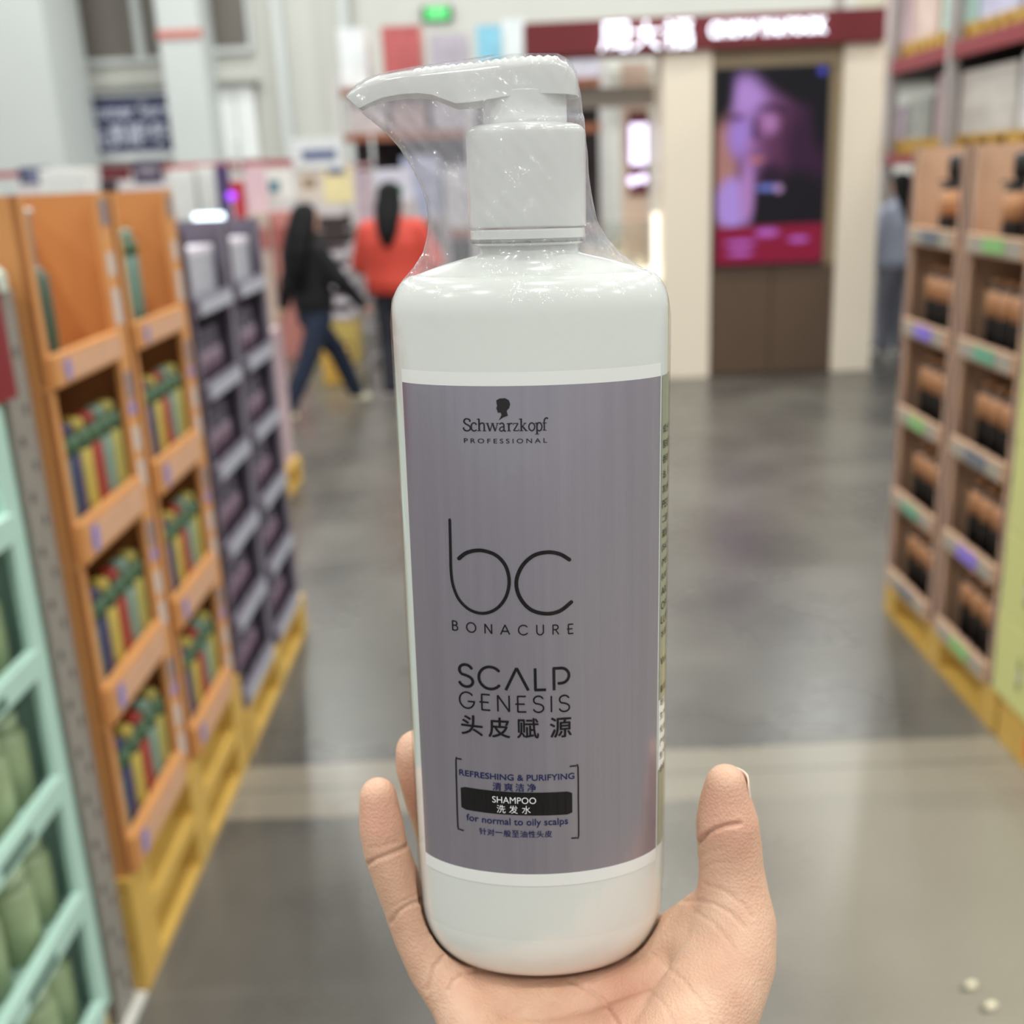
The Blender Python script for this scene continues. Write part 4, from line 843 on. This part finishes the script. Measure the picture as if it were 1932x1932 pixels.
los = [(6.7, 1.25, 0.5, (224, 222, 222), 'white'), (8.0, 1.0, 0.46, (214, 208, 200), 'cream white'), (9.06, 0.42, 0.48, (196, 166, 172), 'mauve pink'), (9.54, 0.58, 0.34, (160, 162, 156), 'grey green'), (10.2, 0.7, 0.3, (208, 194, 208), 'pale lilac')]
for y, w, h_, c, n_ in los:
    spallet((RX + 0.06, y, 1.692), 0.96, w, 'yellow pallet on the lower level of the right rack under the %s goods' % n_, 'pallets on the right rack')
    wrapped((RX + 0.07, y + 0.02, 1.808), 0.92, w - 0.04, h_, c, '%s film-wrapped cases on the lower level of the right rack' % n_, 'wrapped goods on the right rack')
# ================================================================== WALL SIGNS
NVY = mat('navy_sign', (34, 42, 82), 0.5, var=0.02, scale=1); WHB = mat('white_board', (232, 234, 236), 0.5, var=0.02, scale=1)
sg = empty('wall_sign', (-7.9, 20.85, 2.34), 'navy service desk sign with white lettering between two wall pillars', 'sign')
MB().box(0.2, 2.5, 0, 0.05, -0.12, 1.06).build('white_backing', WHB, sg); MB().box(0.35, 2.3, -0.02, 0, 0.02, 0.96).build('navy_panel', NVY, sg)
WL = mat('sign_white', (206, 208, 226), 0.5)
sign3d('sign_lettering', 'Customer Service', 0.06, 2.29, 0.60, 0.86, -0.021, WL, sg, 0.01, 0.02); sign3d('sign_lettering', '会员服务台', 0.40, 2.25, 0.10, 0.52, -0.021, WL, sg, 0.01, 0.03)
for x in (-5.12, -4.76):
    wp_ = empty('white_notice_board', (x, 20.85, 2.15), '%s bright white board on the wall right of the second pillar' % ('left' if x < -4.9 else 'right'), 'notice board', 'white wall boards')
    MB().box(0, 0.34, 0, 0.04, 0, 1.25).build('board', mat('bright_board', (252, 255, 252), 0.4), wp_)
ex = empty('exit_sign', (-1.05, 20.92, 4.35), 'green lit exit sign on the back wall above the pump', 'exit sign')
MB().box(-0.27, 0.27, 0, 0.08, -0.02, 0.22).build('sign_case', mat('dark_green_case', (40, 76, 52), 0.5), ex)
MB().box(-0.2, 0.2, -0.01, 0, 0.0, 0.2).build('lit_face', mat('exit_green', (90, 210, 120), 0.5, emit=(60, 200, 100), es=0.45), ex)
mm = MB(); mm.box(-0.03, 0.0, -0.02, -0.01, 0.08, 0.14); mm.lathe(-0.01, -0.015, [(0.012, 0.145), (0.018, 0.16), (0.012, 0.175)], 8); mm.tube([(-0.015, -0.015, 0.09), (-0.05, -0.015, 0.03)], 0.01, 6); mm.tube([(-0.01, -0.015, 0.09), (0.03, -0.015, 0.04)], 0.01, 6); mm.box(0.07, 0.14, -0.02, -0.01, 0.095, 0.115)
mm.build('running_figure', mat('pale_green_white', (200, 240, 206), 0.5), ex)
rs = MB().box(1.75, 2.35, 20.85, 20.98, 5.15, 5.4).build('red_wall_plate', mat('dusty_red', (196, 120, 116), 0.5)); tag(rs, 'dusty red plate high on the back wall above the left end of the kiosk sign', 'wall plate')

# ================================================================== RACK IN THE CENTRE BACKGROUND
CY = 15.0
cr = empty('pallet_rack', (-2.05, CY, 0), 'background pallet rack behind the pump, brown beams, facing the camera', 'rack')
RB = mat('rust_beam', (150, 92, 66), 0.5)
for z in (0.9, 2.16, 2.72): MB().box(0, 3.4, 0, 0.1, z, z + 0.1).build('beam', RB, cr)
for x in (-0.12, 1.6, 3.35): MB().box(x, x + 0.1, -0.02, 0.1, 0, 3.0).build('upright', mat('pale_upright', (206, 202, 200), 0.5), cr)
MB().box(0, 3.4, 0.95, 1.0, 0, 2.8).build('back_panel', GAP_SHADE, cr)  # same added sheet here, shade between the stacks put into its colour
for (x, w, h_, c, n_) in [(0.0, 0.34, 0.72, (238, 242, 244), 'white'), (0.56, 0.50, 0.72, (192, 96, 96), 'red'), (1.17, 0.50, 0.60, (186, 178, 190), 'lilac grey'), (1.78, 0.32, 0.68, (140, 204, 228), 'sky blue'), (2.12, 0.28, 0.74, (232, 240, 242), 'bluish white'), (2.5, 0.36, 0.6, (224, 208, 202), 'pale peach'), (2.95, 0.4, 0.55, (206, 206, 220), 'pale violet')]:
    wrapped((-2.05 + x, CY + 0.13, 2.83), w, 0.8, h_, c, '%s wrapped stack on top of the central background rack' % n_, 'stacks on the central rack')
for (x, w, h_, c, n_) in [(0.05, 0.5, 0.42, (206, 196, 196), 'pale rosy'), (0.62, 0.45, 0.38, (184, 160, 158), 'dusty pink'), (1.15, 0.55, 0.42, (196, 190, 200), 'grey lilac'), (1.85, 0.5, 0.4, (210, 204, 196), 'beige')]:
    wrapped((-2.05 + x, CY + 0.13, 2.27), w, 0.8, h_, c, '%s cases on the middle beam of the central background rack' % n_, 'stacks on the central rack')
for (x, w, h_, c, n_) in [(0.02, 0.6, 0.8, (196, 176, 186), 'mauve'), (0.7, 0.5, 0.95, (176, 180, 206), 'violet blue'), (1.25, 0.6, 0.8, (204, 202, 206), 'silver'), (1.95, 0.6, 0.8, (200, 190, 184), 'fawn')]:
    wrapped((-2.05 + x, CY + 0.13, 1.01), w, 0.8, h_, c, '%s cases on the lowest beam of the central background rack' % n_, 'stacks on the central rack')

# ================================================================== LEFT MIDDLE GROUND
REDR = mat('red_rail', (166, 66, 74), 0.5); MY = 12.0
rl = empty('shop_shelf_run', (-5.4, MY, 0), 'long white shelving run with a thin red rail on top, left background', 'shelving')
MB().box(0, 3.75, 0, 0.05, 1.86, 1.92).build('red_rail', REDR, rl)
for x in (0.0, 0.95, 1.9, 2.85, 3.7): MB().box(x, x + 0.05, 0, 0.05, 0, 1.86).build('post', mat('white_post', (214, 212, 210), 0.5), rl)
MB().box(0, 3.75, 0.6, 0.64, 0, 1.8).build('back_panel', mat('shelf_back', (206, 200, 200), 0.6), rl)
for z in (0.3, 0.75, 1.2): MB().box(0, 3.75, 0.02, 0.6, z, z + 0.03).build('shelf', mat('shelf_grey', (190, 184, 188), 0.5), rl)
def thing_box(name, label, cat, loc, dims, c, group=None, emit=None, es=1, extra=None):
    r = empty(name, loc, label, cat, group)
    MB().box(0, dims[0], 0, dims[1], 0, dims[2]).build('body' if cat != 'carton' else 'box_body', mat(label[:28], c, 0.45, var=0.06, scale=6, emit=emit, es=es), r, bevel=0.006)
    if extra: MB().box(dims[0] * extra[0], dims[0] * extra[1], -0.006, -0.001, dims[2] * extra[2], dims[2] * extra[3]).build('panel', mat('panel_%d_%d_%d' % extra[4], extra[4], 0.45), r)
    return r
tb = thing_box
tb('hanging_sign', 'small navy hanging sign left of the red rail', 'sign', (-5.08, 11.97, 1.78), (0.32, 0.03, 0.17), (52, 58, 92), extra=(0.25, 0.75, 0.35, 0.65, (150, 152, 180)))
tb('hanging_sign', 'dark navy hanging sign under the big navy service sign', 'sign', (-3.88, 11.97, 1.74), (0.3, 0.03, 0.22), (56, 48, 78), extra=(0.2, 0.85, 0.4, 0.75, (140, 132, 140)))
tb('hanging_sign', 'dark red header board under the navy service sign', 'sign', (-4.42, 11.965, 1.78), (0.5, 0.03, 0.15), (96, 30, 38))
tb('monitor', 'black monitor above the orange display tops', 'monitor', (-4.05, 11.4, 1.52), (0.17, 0.05, 0.25), (20, 20, 26), extra=(0.08, 0.92, 0.1, 0.92, (30, 32, 42)))
mo = [o for o in bpy.data.objects if o.name == 'monitor'][0]; MB().box(0.075, 0.095, 0.02, 0.04, -1.52, 0.0).build('stand', mat('black_stand', (24, 24, 28), 0.5), mo)
bl_ = empty('red_balloon', (-4.13, 11.2, 1.60), 'small bright red balloon above the orange display', 'balloon'); MB().lathe(0, 0, [(0.005, -0.07), (0.03, -0.06), (0.065, -0.01), (0.065, 0.03), (0.04, 0.065), (0.005, 0.075)], 14).build('balloon_body', mat('bright_red', (250, 96, 76), 0.4), bl_, True)
MB().tube([(0, 0, -0.07), (0.01, 0, -0.6), (0, 0, -1.1), (0.01, 0, -1.599)], 0.004, 6).build('string', mat('white_string', (220, 220, 220), 0.6), bl_)
for i, (x, w, h_) in enumerate(((-4.72, 0.5, 0.5), (-4.2, 0.0, 0), (-3.40, 0.25, 0.44), (-3.12, 0.27, 0.46))):
    if w: tb('white_fridge', '%s white upright fridge under the red rail, left background' % ('wide', '', 'narrow', 'second narrow')[i], 'fridge', (x, 11.6, 0), (w, 0.35, 1.42 + h_), (226, 226, 222), 'white fridges', extra=(0.06, 0.94, 0.55, 0.97, (214, 216, 212)))
tb('shelf_cabinet', 'grey mauve cabinet beside the white fridges under the service sign', 'cabinet', (-3.97, 11.65, 0), (0.5, 0.3, 1.6), (176, 160, 166), extra=(0.08, 0.92, 0.72, 0.9, (206, 200, 212)))
for i, (x, h_, c, n_) in enumerate(((-2.86, 1.88, (70, 54, 96), 'deep purple'), (-2.72, 1.72, (176, 44, 52), 'crimson'), (-2.56, 1.86, (212, 182, 188), 'pale pink'))):
    tb('promo_banner', '%s upright promotion banner behind the purple display' % n_, 'banner', (x, 11.3, 0), (0.14 if i < 2 else 0.2, 0.03, h_), c, 'promotion banners')
vl = empty('violet_lamp', (-2.63, 10.93, 1.58), 'small glowing violet lamp beside the purple banner', 'lamp'); MB().lathe(0, 0, [(0.005, -0.04), (0.04, -0.02), (0.04, 0.02), (0.005, 0.04)], 12).build('bulb', mat('violet_glow', (150, 60, 230), 0.4, emit=(150, 60, 235), es=1.3), vl, True)
MB().tube([(0, 0, -1.58), (0, 0, -0.04)], 0.008, 6).build('stem', PILL, vl)
ld = empty('checkout_light_sign', (-3.02, 10.9, 1.36), 'oblong glowing bluish white light sign above the purple display', 'light sign')
MB().box(0, 0.30, 0, 0.05, 0, 0.07).build('lit_face', mat('cool_glow', (230, 245, 255), 0.4, emit=(222, 242, 255), es=2.2), ld, bevel=0.02); MB().box(0.13, 0.17, 0.01, 0.04, -1.36, 0).build('pole', mat('dark_pole', (46, 42, 60), 0.5), ld)
tb('checkout_counter', 'dark navy checkout counter below the glowing light sign', 'counter', (-3.2, 11.0, 0), (0.55, 0.25, 1.3), (58, 44, 66), extra=(0.3, 0.7, 0.84, 0.97, (96, 50, 80)))
tb('product_stand', 'pale tan product stand left of the light sign', 'stand', (-3.35, 10.45, 0), (0.13, 0.2, 1.36), (206, 172, 128))
tb('red_box', 'coral red box behind the far top of the orange display', 'box', (-3.45, 10.8, 1.36), (0.24, 0.2, 0.1), (208, 104, 104)); tb('shelf_cabinet', 'plain cabinet carrying the coral red box', 'cabinet', (-3.5, 10.8, 0), (0.3, 0.3, 1.355), (150, 120, 112))
for i, (x, w, z0, h_, c, n_, ex_) in enumerate([(-2.56, 0.42, 1.50, 0.32, (226, 228, 222), 'white poster with a teal spot', (0.4, 0.65, 0.3, 0.65, (70, 130, 142))), (-2.1, 0.24, 1.50, 0.31, (214, 204, 190), 'beige poster with brown print', (0.2, 0.8, 0.4, 0.7, (150, 128, 100))), (-1.84, 0.30, 1.46, 0.36, (232, 218, 166), 'pale yellow poster with a navy corner', (0.2, 0.75, 0.78, 0.98, (96, 104, 150))), (-2.12, 0.52, 1.80, 0.30, (218, 222, 222), 'white hanging board with smudged navy writing', (0.18, 0.85, 0.3, 0.62, (96, 106, 142)))]):
    tb('poster', n_ + ', left background', 'poster', (x, 11.577 if i < 3 else 11.555, z0), (w, 0.02, h_), c, 'posters behind the two shoppers', extra=ex_)
pr_ = empty('poster_rail', (-2.7, 11.6, 0), 'thin rosy rail with posts carrying the posters', 'rail'); MB().box(0, 1.4, 0, 0.03, 1.80, 1.84).build('rail', mat('rosy_rail', (180, 140, 144), 0.5), pr_)
for x in (0.0, 0.68, 1.37): MB().box(x, x + 0.03, 0, 0.03, 0, 2.1).build('post', PILL, pr_)
for i, (x, c, n_) in enumerate(((-2.50, (200, 178, 166), 'beige'), (-2.27, (196, 130, 122), 'coral'), (-2.04, (188, 168, 160), 'fawn'))):
    tb('goods_stack', '%s stack of goods behind the shopper in black' % n_, 'goods stack', (x, 10.9, 0), (0.21, 0.35, 1.42), c, 'goods stacks', extra=(0.1, 0.9, 0.75, 0.9, (170, 90, 84)))
# bread-tray stack
tr = [mat('dark_tray', (52, 40, 42), 0.5), mat('lilac_tray', (184, 172, 180), 0.5), mat('white_tray', (206, 200, 206), 0.5)]
tb('tray_dolly', 'yellow dolly under the stack of pale trays', 'dolly', (-1.93, 10.45, 0), (0.46, 0.42, 0.40), (196, 170, 96), extra=(0.1, 0.9, 0.1, 0.5, (120, 100, 60)))
for k in range(7):
    t_o = empty('plastic_tray', (-1.92, 10.45, 0.405 + k * 0.142), '%s of the stack between the two shoppers' % (('lowest pale tray', 'second pale tray', 'third pale tray', 'fourth pale tray', 'fifth pale tray', 'sixth tray, dark', 'top tray, dark')[k]), 'tray', 'stacked plastic trays')
    b = MB(); m_ = 2 if k < 5 else 0
    b.box(0, 0.44, 0, 0.4, 0, 0.012); b.box(0, 0.44, 0, 0.012, 0.0, 0.075); b.box(0, 0.44, 0.388, 0.4, 0, 0.075); b.box(0, 0.012, 0, 0.4, 0, 0.12); b.box(0.428, 0.44, 0, 0.4, 0, 0.12)
    b.build('tray_shell', tr[m_], t_o)
    MB().box(0.02, 0.42, 0.03, 0.38, 0.0121, 0.10).build('contents', mat('tray_goods', (112, 92, 96), 0.6) if k < 5 else mat('tray_goods_dark', (60, 50, 46), 0.6), t_o)
tb('shelf_block', 'low grey shelf block behind the tray stack', 'shelf', (-1.28, 11.2, 0), (0.7, 0.38, 1.3), (150, 142, 140), extra=(0.05, 0.9, 0.6, 0.95, (90, 84, 84)))
tb('white_goods', 'white appliance box with a green mark right of the yellow poster', 'box', (-1.26, 11.25, 1.4695), (0.34, 0.3, 0.3), (212, 208, 222), extra=(0.5, 0.75, 0.2, 0.45, (70, 160, 100))); tb('cabinet', 'pale cabinet under the white appliance box', 'cabinet', (-1.28, 11.22, 1.301), (0.38, 0.34, 0.168), (190, 180, 180))
# pink stack beyond the purple display
pallet((-1.26, 5.3, 0), 0.9, 0.9, 0.14, 'yellow pallet beyond the purple display, under the pink wrapped stack', 'yellow floor pallets')
wrapped((-2.15, 5.32, 0.141), 0.86, 0.86, 0.76, (208, 178, 184), 'pink film-wrapped stack of cases on the floor beyond the purple display', 'wrapped goods on the floor')
wrapped((-2.62, 6.6, 0.141), 0.7, 0.8, 0.9, (190, 182, 188), 'greyish film-wrapped stack of cases further back on the left', 'wrapped goods on the floor')
pallet((-1.9, 6.58, 0), 0.75, 0.85, 0.14, 'yellow pallet further back on the left, behind the pink stack', 'yellow floor pallets')
tb('yellow_tub', 'yellow tub with a white lid on the floor between the two shoppers', 'tub', (-1.62, 9.3, 0.0), (0.22, 0.22, 0.30), (222, 178, 84), extra=(0.2, 0.8, 0.1, 0.7, (206, 160, 70)))

# ================================================================== PEOPLE
def skinmesh(name, pts, edges, m, parent, sub=2, flat=None):
    me = bpy.data.meshes.new(name); me.from_pydata([p[:3] for p in pts], edges, []); o = bpy.data.objects.new(name, me); COL.objects.link(o)
    md = o.modifiers.new('skin', 'SKIN'); md.use_smooth_shade = True
    for i, p in enumerate(pts):
        sv = me.skin_vertices[0].data[i]; r = p[3]; sv.radius = r if isinstance(r, tuple) else (r, r)
    me.skin_vertices[0].data[0].use_root = True
    o.modifiers.new('sub', 'SUBSURF').levels = sub; o.modifiers['sub'].render_levels = sub
    dg = bpy.context.evaluated_depsgraph_get(); m2 = bpy.data.meshes.new_from_object(o.evaluated_get(dg)); o.modifiers.clear(); o.data = m2
    m2.materials.append(m); o.parent = parent
    for p in m2.polygons: p.use_smooth = True
    return o
def fuse(name, lofts, tubes, m, parent, vox=0.016, it=3):
    # ellipse lofts [(x, y, z, rx, ry), ...] and round limbs [(x, y, z, r), ...] grown into one surface
    mb = MB()
    for lf in lofts:
        rr = []; n = 24
        full = []
        for i in range(len(lf) - 1):
            for k in range(6): full.append([lf[i][j] + (lf[i + 1][j] - lf[i][j]) * k / 6 for j in range(5)])
        full.append(lf[-1]); vs = []
        for (x, y, z, rx, ry) in full:
            for k in range(n): vs.append((x + rx * math.cos(2 * math.pi * k / n), y + ry * math.sin(2 * math.pi * k / n), z))
        fs = [(i * n + k, i * n + (k + 1) % n, (i + 1) * n + (k + 1) % n, (i + 1) * n + k) for i in range(len(full) - 1) for k in range(n)]
        fs += [tuple(range(n - 1, -1, -1)), tuple(range((len(full) - 1) * n, len(full) * n))]; mb.add(vs, fs)
    for tb_ in tubes:
        for i in range(len(tb_) - 1):
            a, b = tb_[i], tb_[i + 1]; d = math.dist(a[:3], b[:3]); n = max(1, int(d / 0.02))
            for k in range(n + (i == len(tb_) - 2)):
                u = k / n; q = [a[j] + (b[j] - a[j]) * u for j in range(4)]; vs, fs = sphere(q[:3], q[3], 14, 9); mb.add(vs, fs)
    o = mb.build(name, [], parent, True, fix=False); md = o.modifiers.new('r', 'REMESH'); md.mode = 'VOXEL'; md.voxel_size = vox; md.use_smooth_shade = True
    md = o.modifiers.new('s', 'SMOOTH'); md.iterations = it
    dg = bpy.context.evaluated_depsgraph_get(); m2 = bpy.data.meshes.new_from_object(o.evaluated_get(dg)); o.modifiers.clear(); o.data = m2; m2.materials.append(m)
    for q in m2.polygons: q.use_smooth = True
    return o
SK2 = mat('face_skin', (214, 168, 146), 0.5)
def person(loc, rz, label, H_, hair, top, legs, shoe, hairlen, la, ra, ll, rl_, coat=1.0):
    """local: faces +y; la/ra = elbow, hand; ll/rl_ = knee, ankle, toe offsets"""
    k = H_ / 1.62; r = empty('person', loc, label, 'person', None, rz); s = lambda x, y, z, q: (x * k, y * k, z * k, tuple(v * k for v in q) if isinstance(q, tuple) else q * k)
    c = coat; e5 = lambda x, y, z, rx, ry: (x * k, y * k, z * k, rx * k, ry * k)
    body = fuse('body', [[e5(0, 0, 0.80, 0.15, 0.10), e5(0, 0, 1.0, 0.12, 0.085), e5(0, 0, 1.2, 0.15, 0.095), e5(0, 0, 1.32, 0.13, 0.07), e5(0, 0, 1.37, 0.06, 0.055)], [e5(0, 0, 1.34, 0.05, 0.05), e5(0, 0.01, 1.44, 0.05, 0.055)],
                         [e5(0, 0.03, 1.405, 0.03, 0.035), e5(0, 0.03, 1.43, 0.055, 0.065), e5(0, 0.02, 1.5, 0.072, 0.088), e5(0, 0.01, 1.56, 0.072, 0.088), e5(0, 0.0, 1.6, 0.052, 0.065), e5(0, 0, 1.62, 0.02, 0.025)]],
                [[s(sg * 0.14, 0, 1.29, 0.055), s(*g[0], 0.042), s(*g[1], 0.028)] for sg, g in ((-1, la), (1, ra))] + [[s(sg * 0.085, 0, 0.80, 0.085), s(*g[0], 0.055), s(*g[1], 0.038)] for sg, g in ((-1, ll), (1, rl_))], SK2, r, 0.012)
    fc = MB(); fc.lathe(0, 0, [(0.001, -0.02), (0.012, -0.008), (0.008, 0.02)], 8); nz_ = fc.build('nose', SK2, body, True); nz_.location = (0, 0.105 * k, 1.50 * k)
    for sx in (-1, 1):
        e_ = MB().lathe(0, 0, [(0.001, -0.007), (0.011, 0), (0.001, 0.007)], 8).build('eye', BLK, body, True); e_.location = (sx * 0.03 * k, 0.098 * k, 1.525 * k)
        ear = MB().lathe(0, 0, [(0.002, -0.03), (0.014, -0.01), (0.016, 0.012), (0.002, 0.03)], 8, sx=0.4).build('ear', SK2, body, True); ear.location = (sx * 0.078 * k, 0.0, 1.51 * k)
    mo_ = MB().lathe(0, 0, [(0.001, -0.006), (0.02, 0), (0.001, 0.006)], 10, sy=0.4).build('mouth', mat('lips', (180, 96, 92), 0.5), body, True); mo_.location = (0, 0.10 * k, 1.465 * k)
    for side, hnd, el in (('l', la[1], la[0]), ('r', ra[1], ra[0])):
        d = (Vector(hnd) - Vector(el)).normalized() * 0.05; h0 = Vector(hnd) + d * 0.3; u = Vector((0, 1, 0)).cross(d).normalized() if abs(d.y) < 0.045 else Vector((1, 0, 0)); w = d.normalized().cross(u)
        pts = [s(*h0, 0.022), s(*(h0 + d), (0.032, 0.018))]; eds = [(0, 1)]
        for q in range(4):
            off = w * (0.018 * (q - 1.5)); a = h0 + d * 1.3 + off; b_ = h0 + d * (2.1 + (0.2 if q in (1, 2) else 0)) + off + u * 0.012; pts += [s(*a, 0.0095), s(*b_, 0.0075)]; n = len(pts); eds += [(1, n - 2), (n - 2, n - 1)]
        a = h0 + d * 0.6 + w * 0.035 + u * 0.01; b_ = h0 + d * 1.3 + w * 0.05 + u * 0.02; pts += [s(*a, 0.011), s(*b_, 0.008)]; n = len(pts); eds += [(0, n - 2), (n - 2, n - 1)]
        skinmesh('hand', pts, eds, SK2, body, 1)
    fuse('jacket', [[e5(0, 0, 0.82, 0.165 * c, 0.125 * c), e5(0, 0, 0.90, 0.18 * c, 0.14 * c), e5(0, 0, 1.0, 0.175 * c, 0.13 * c), e5(0, 0, 1.2, 0.185 * c, 0.135 * c), e5(0, 0, 1.30, 0.16 * c, 0.11 * c), e5(0, 0, 1.38, 0.085, 0.08), e5(0, 0, 1.43, 0.075, 0.075)]],
         [[s(sg * 0.13 * c, 0, 1.27, 0.078 * c), s(*g[0], 0.066 * c), s(*g[1], 0.045 * c)] for sg, g in ((-1, la), (1, ra))], top, r, 0.016, 5)
    fuse('trousers', [[e5(0, 0, 0.74, 0.15, 0.11), e5(0, 0, 0.82, 0.165, 0.125), e5(0, 0, 0.93, 0.14, 0.105)]], [[s(sg * 0.085, 0, 0.78, 0.098), s(*g[0], 0.08), s(*g[1], 0.068)] for sg, g in ((-1, ll), (1, rl_))], legs, r, 0.016, 4)
    for g in (ll, rl_):
        a, t = Vector(g[1]), Vector(g[2]); hl = a + (a - t) * 0.25; hl.z = min(a.z, hl.z) - 0.03
        skinmesh('shoe', [s(*(a + Vector((0, 0, -0.01))), 0.045), s(hl.x, hl.y, a.z - 0.05, (0.042, 0.035)), s(*((hl + t) / 2 + Vector((0, 0, 0.0))), (0.046, 0.034)), s(*t, (0.042, 0.028))], [(0, 1), (1, 2), (2, 3)], shoe, r)
    if hairlen > 0.3:
        Hh = [s(0, -0.01, 1.575, (0.088, 0.098)), s(0, -0.025, 1.52, (0.112, 0.10)), s(0, -0.06, 1.42, (0.14, 0.105)), s(0, -0.12, 1.28, (0.155, 0.08)), s(0, -0.15, 1.14, (0.14, 0.06)), s(0, -0.155, 1.0, (0.09, 0.04))]
    else:
        Hh = [s(0, -0.01, 1.585, (0.085, 0.095)), s(0, -0.03, 1.53, (0.092, 0.09)), s(0, -0.07, 1.45, (0.105, 0.085)), s(0, -0.13, 1.36, (0.095, 0.06)), s(0, -0.165, 1.26, (0.075, 0.05)), s(0, -0.18, 1.17, (0.03, 0.03))]
    fuse('hair', [[(q[0], q[1], q[2], q[3][0] if isinstance(q[3], tuple) else q[3], q[3][1] if isinstance(q[3], tuple) else q[3]) for q in [s(0, 0.0, 1.635, (0.03, 0.03)), s(0, -0.005, 1.62, (0.06, 0.07))] + Hh]], [], hair, r, 0.012, 4)
    return r
BLKC = mat('black_fabric', (13, 12, 14), 0.9, var=0.2, scale=30); DEN = mat('dark_denim', (24, 34, 54), 0.9, var=0.15, scale=20); HAIR = mat('black_hair', (9, 8, 9), 0.6, spec=0.2)
REDC = mat('red_jacket', (208, 70, 54), 0.65, var=0.05, scale=12); SHOE = mat('cream_shoe', (226, 216, 190), 0.5); WSH = mat('white_shoe', (226, 220, 218), 0.5)
# striding to the right, turned away
person((-1.42, 8.0, 0.0), math.radians(-48), 'person in a black jacket and dark jeans with long black hair, striding to the right', 1.52, HAIR, BLKC, DEN, SHOE, 0.5,
       [(-0.24, -0.06, 1.05), (-0.24, -0.12, 0.87)], [(0.24, 0.10, 1.06), (0.22, 0.30, 0.86)],
       [(-0.09, 0.24, 0.47), (-0.09, 0.38, 0.13), (-0.09, 0.52, 0.05)], [(0.09, -0.16, 0.46), (0.09, -0.36, 0.14), (0.09, -0.30, 0.04)], 1.05)
person((-0.86, 8.5, 0.0), math.radians(-8), 'person in a bright red padded jacket seen from behind, pushing a cart', 1.64, HAIR, REDC, mat('black_trousers', (44, 44, 54), 0.8), WSH, 0.2,
       [(-0.27, 0.06, 1.04), (-0.22, 0.40, 1.0)], [(0.29, 0.06, 1.04), (0.22, 0.40, 1.0)],
       [(-0.09, 0.03, 0.45), (-0.09, -0.02, 0.10), (-0.09, 0.12, 0.035)], [(0.09, 0.1, 0.46), (0.09, 0.12, 0.10), (0.09, 0.26, 0.035)], 1.32)
person((3.33, 9.5, 0.0), math.radians(20), 'person in a pale blue coat standing at the right edge of the kiosk', 1.53, HAIR, mat('pale_blue_coat', (176, 184, 204), 0.7), mat('grey_trousers', (120, 122, 134), 0.8), WSH, 0.2,
       [(-0.24, 0.02, 1.05), (-0.22, 0.08, 0.82)], [(0.24, 0.02, 1.05), (0.22, 0.08, 0.82)],
       [(-0.09, 0.03, 0.45), (-0.09, 0.0, 0.10), (-0.09, 0.14, 0.035)], [(0.09, 0.03, 0.46), (0.09, 0.0, 0.10), (0.09, 0.14, 0.035)], 1.2)
# shopping cart
WIRE = mat('cart_wire', (170, 168, 174), 0.35, 0.6)
ct = empty('shopping_cart', (-1.02, 9.62, 0), 'steel wire shopping cart in front of the person in red', 'shopping cart')
b = MB()
for k in range(5):
    z = 0.45 + k * 0.13; w_ = 0.22 + k * 0.015; b.tube([(-w_, -0.35, z), (w_, -0.35, z), (w_, 0.4, z + 0.05), (-w_, 0.4, z + 0.05), (-w_, -0.35, z)], 0.006, 6)
for k in range(9):
    x = -0.22 + k * 0.055; b.tube([(x, -0.35, 0.45), (x * 1.25, -0.35, 0.98)], 0.004, 5); b.tube([(x, 0.4, 0.5), (x * 1.25, 0.4, 1.02)], 0.004, 5); b.tube([(x, -0.35, 0.45), (x, 0.4, 0.5)], 0.004, 5)
b.build('basket', WIRE, ct)
MB().tube([(-0.27, -0.42, 1.02), (0.27, -0.42, 1.02)], 0.016, 8).build('handle', mat('red_handle', (176, 50, 56), 0.5), ct)
b = MB()
for x in (-0.22, 0.22): b.tube([(x, -0.42, 1.02), (x, -0.35, 0.45), (x, -0.33, 0.14), (x, 0.38, 0.14)], 0.011, 8)
b.tube([(-0.22, 0.38, 0.14), (0.22, 0.38, 0.14)], 0.011, 8); b.build('frame', WIRE, ct)
for x in (-0.22, 0.22):
    for y in (-0.33, 0.36):
        w_ = MB().lathe(0, 0, [(0.02, -0.015), (0.06, -0.012), (0.06, 0.012), (0.02, 0.015)], 16).build('wheel', BLK, ct, True); w_.rotation_euler = (0, math.pi / 2, 0); w_.location = (x, y, 0.062)
# paper scraps on the floor at the lower right
for i, (x, y) in enumerate(((0.90, 1.86), (0.915, 1.80))):
    sc = empty('paper_scrap', (x, y, 0.0), ('upper' if i == 0 else 'lower') + ' crumpled cream paper scrap on the floor at the lower right', 'scrap', 'paper scraps', 0.3)
    MB().lathe(0, 0, [(0.006, 0.0), (0.014, 0.004), (0.011, 0.010), (0.002, 0.014)], 9, sy=0.6).build('crumple', mat('cream_paper', (236, 226, 196), 0.6), sc, True); MB().box(-0.024, -0.008, -0.004, 0.004, 0, 0.004).build('dark_tip', mat('dark_tip', (60, 54, 50), 0.7), sc)
bpy.context.view_layer.update()
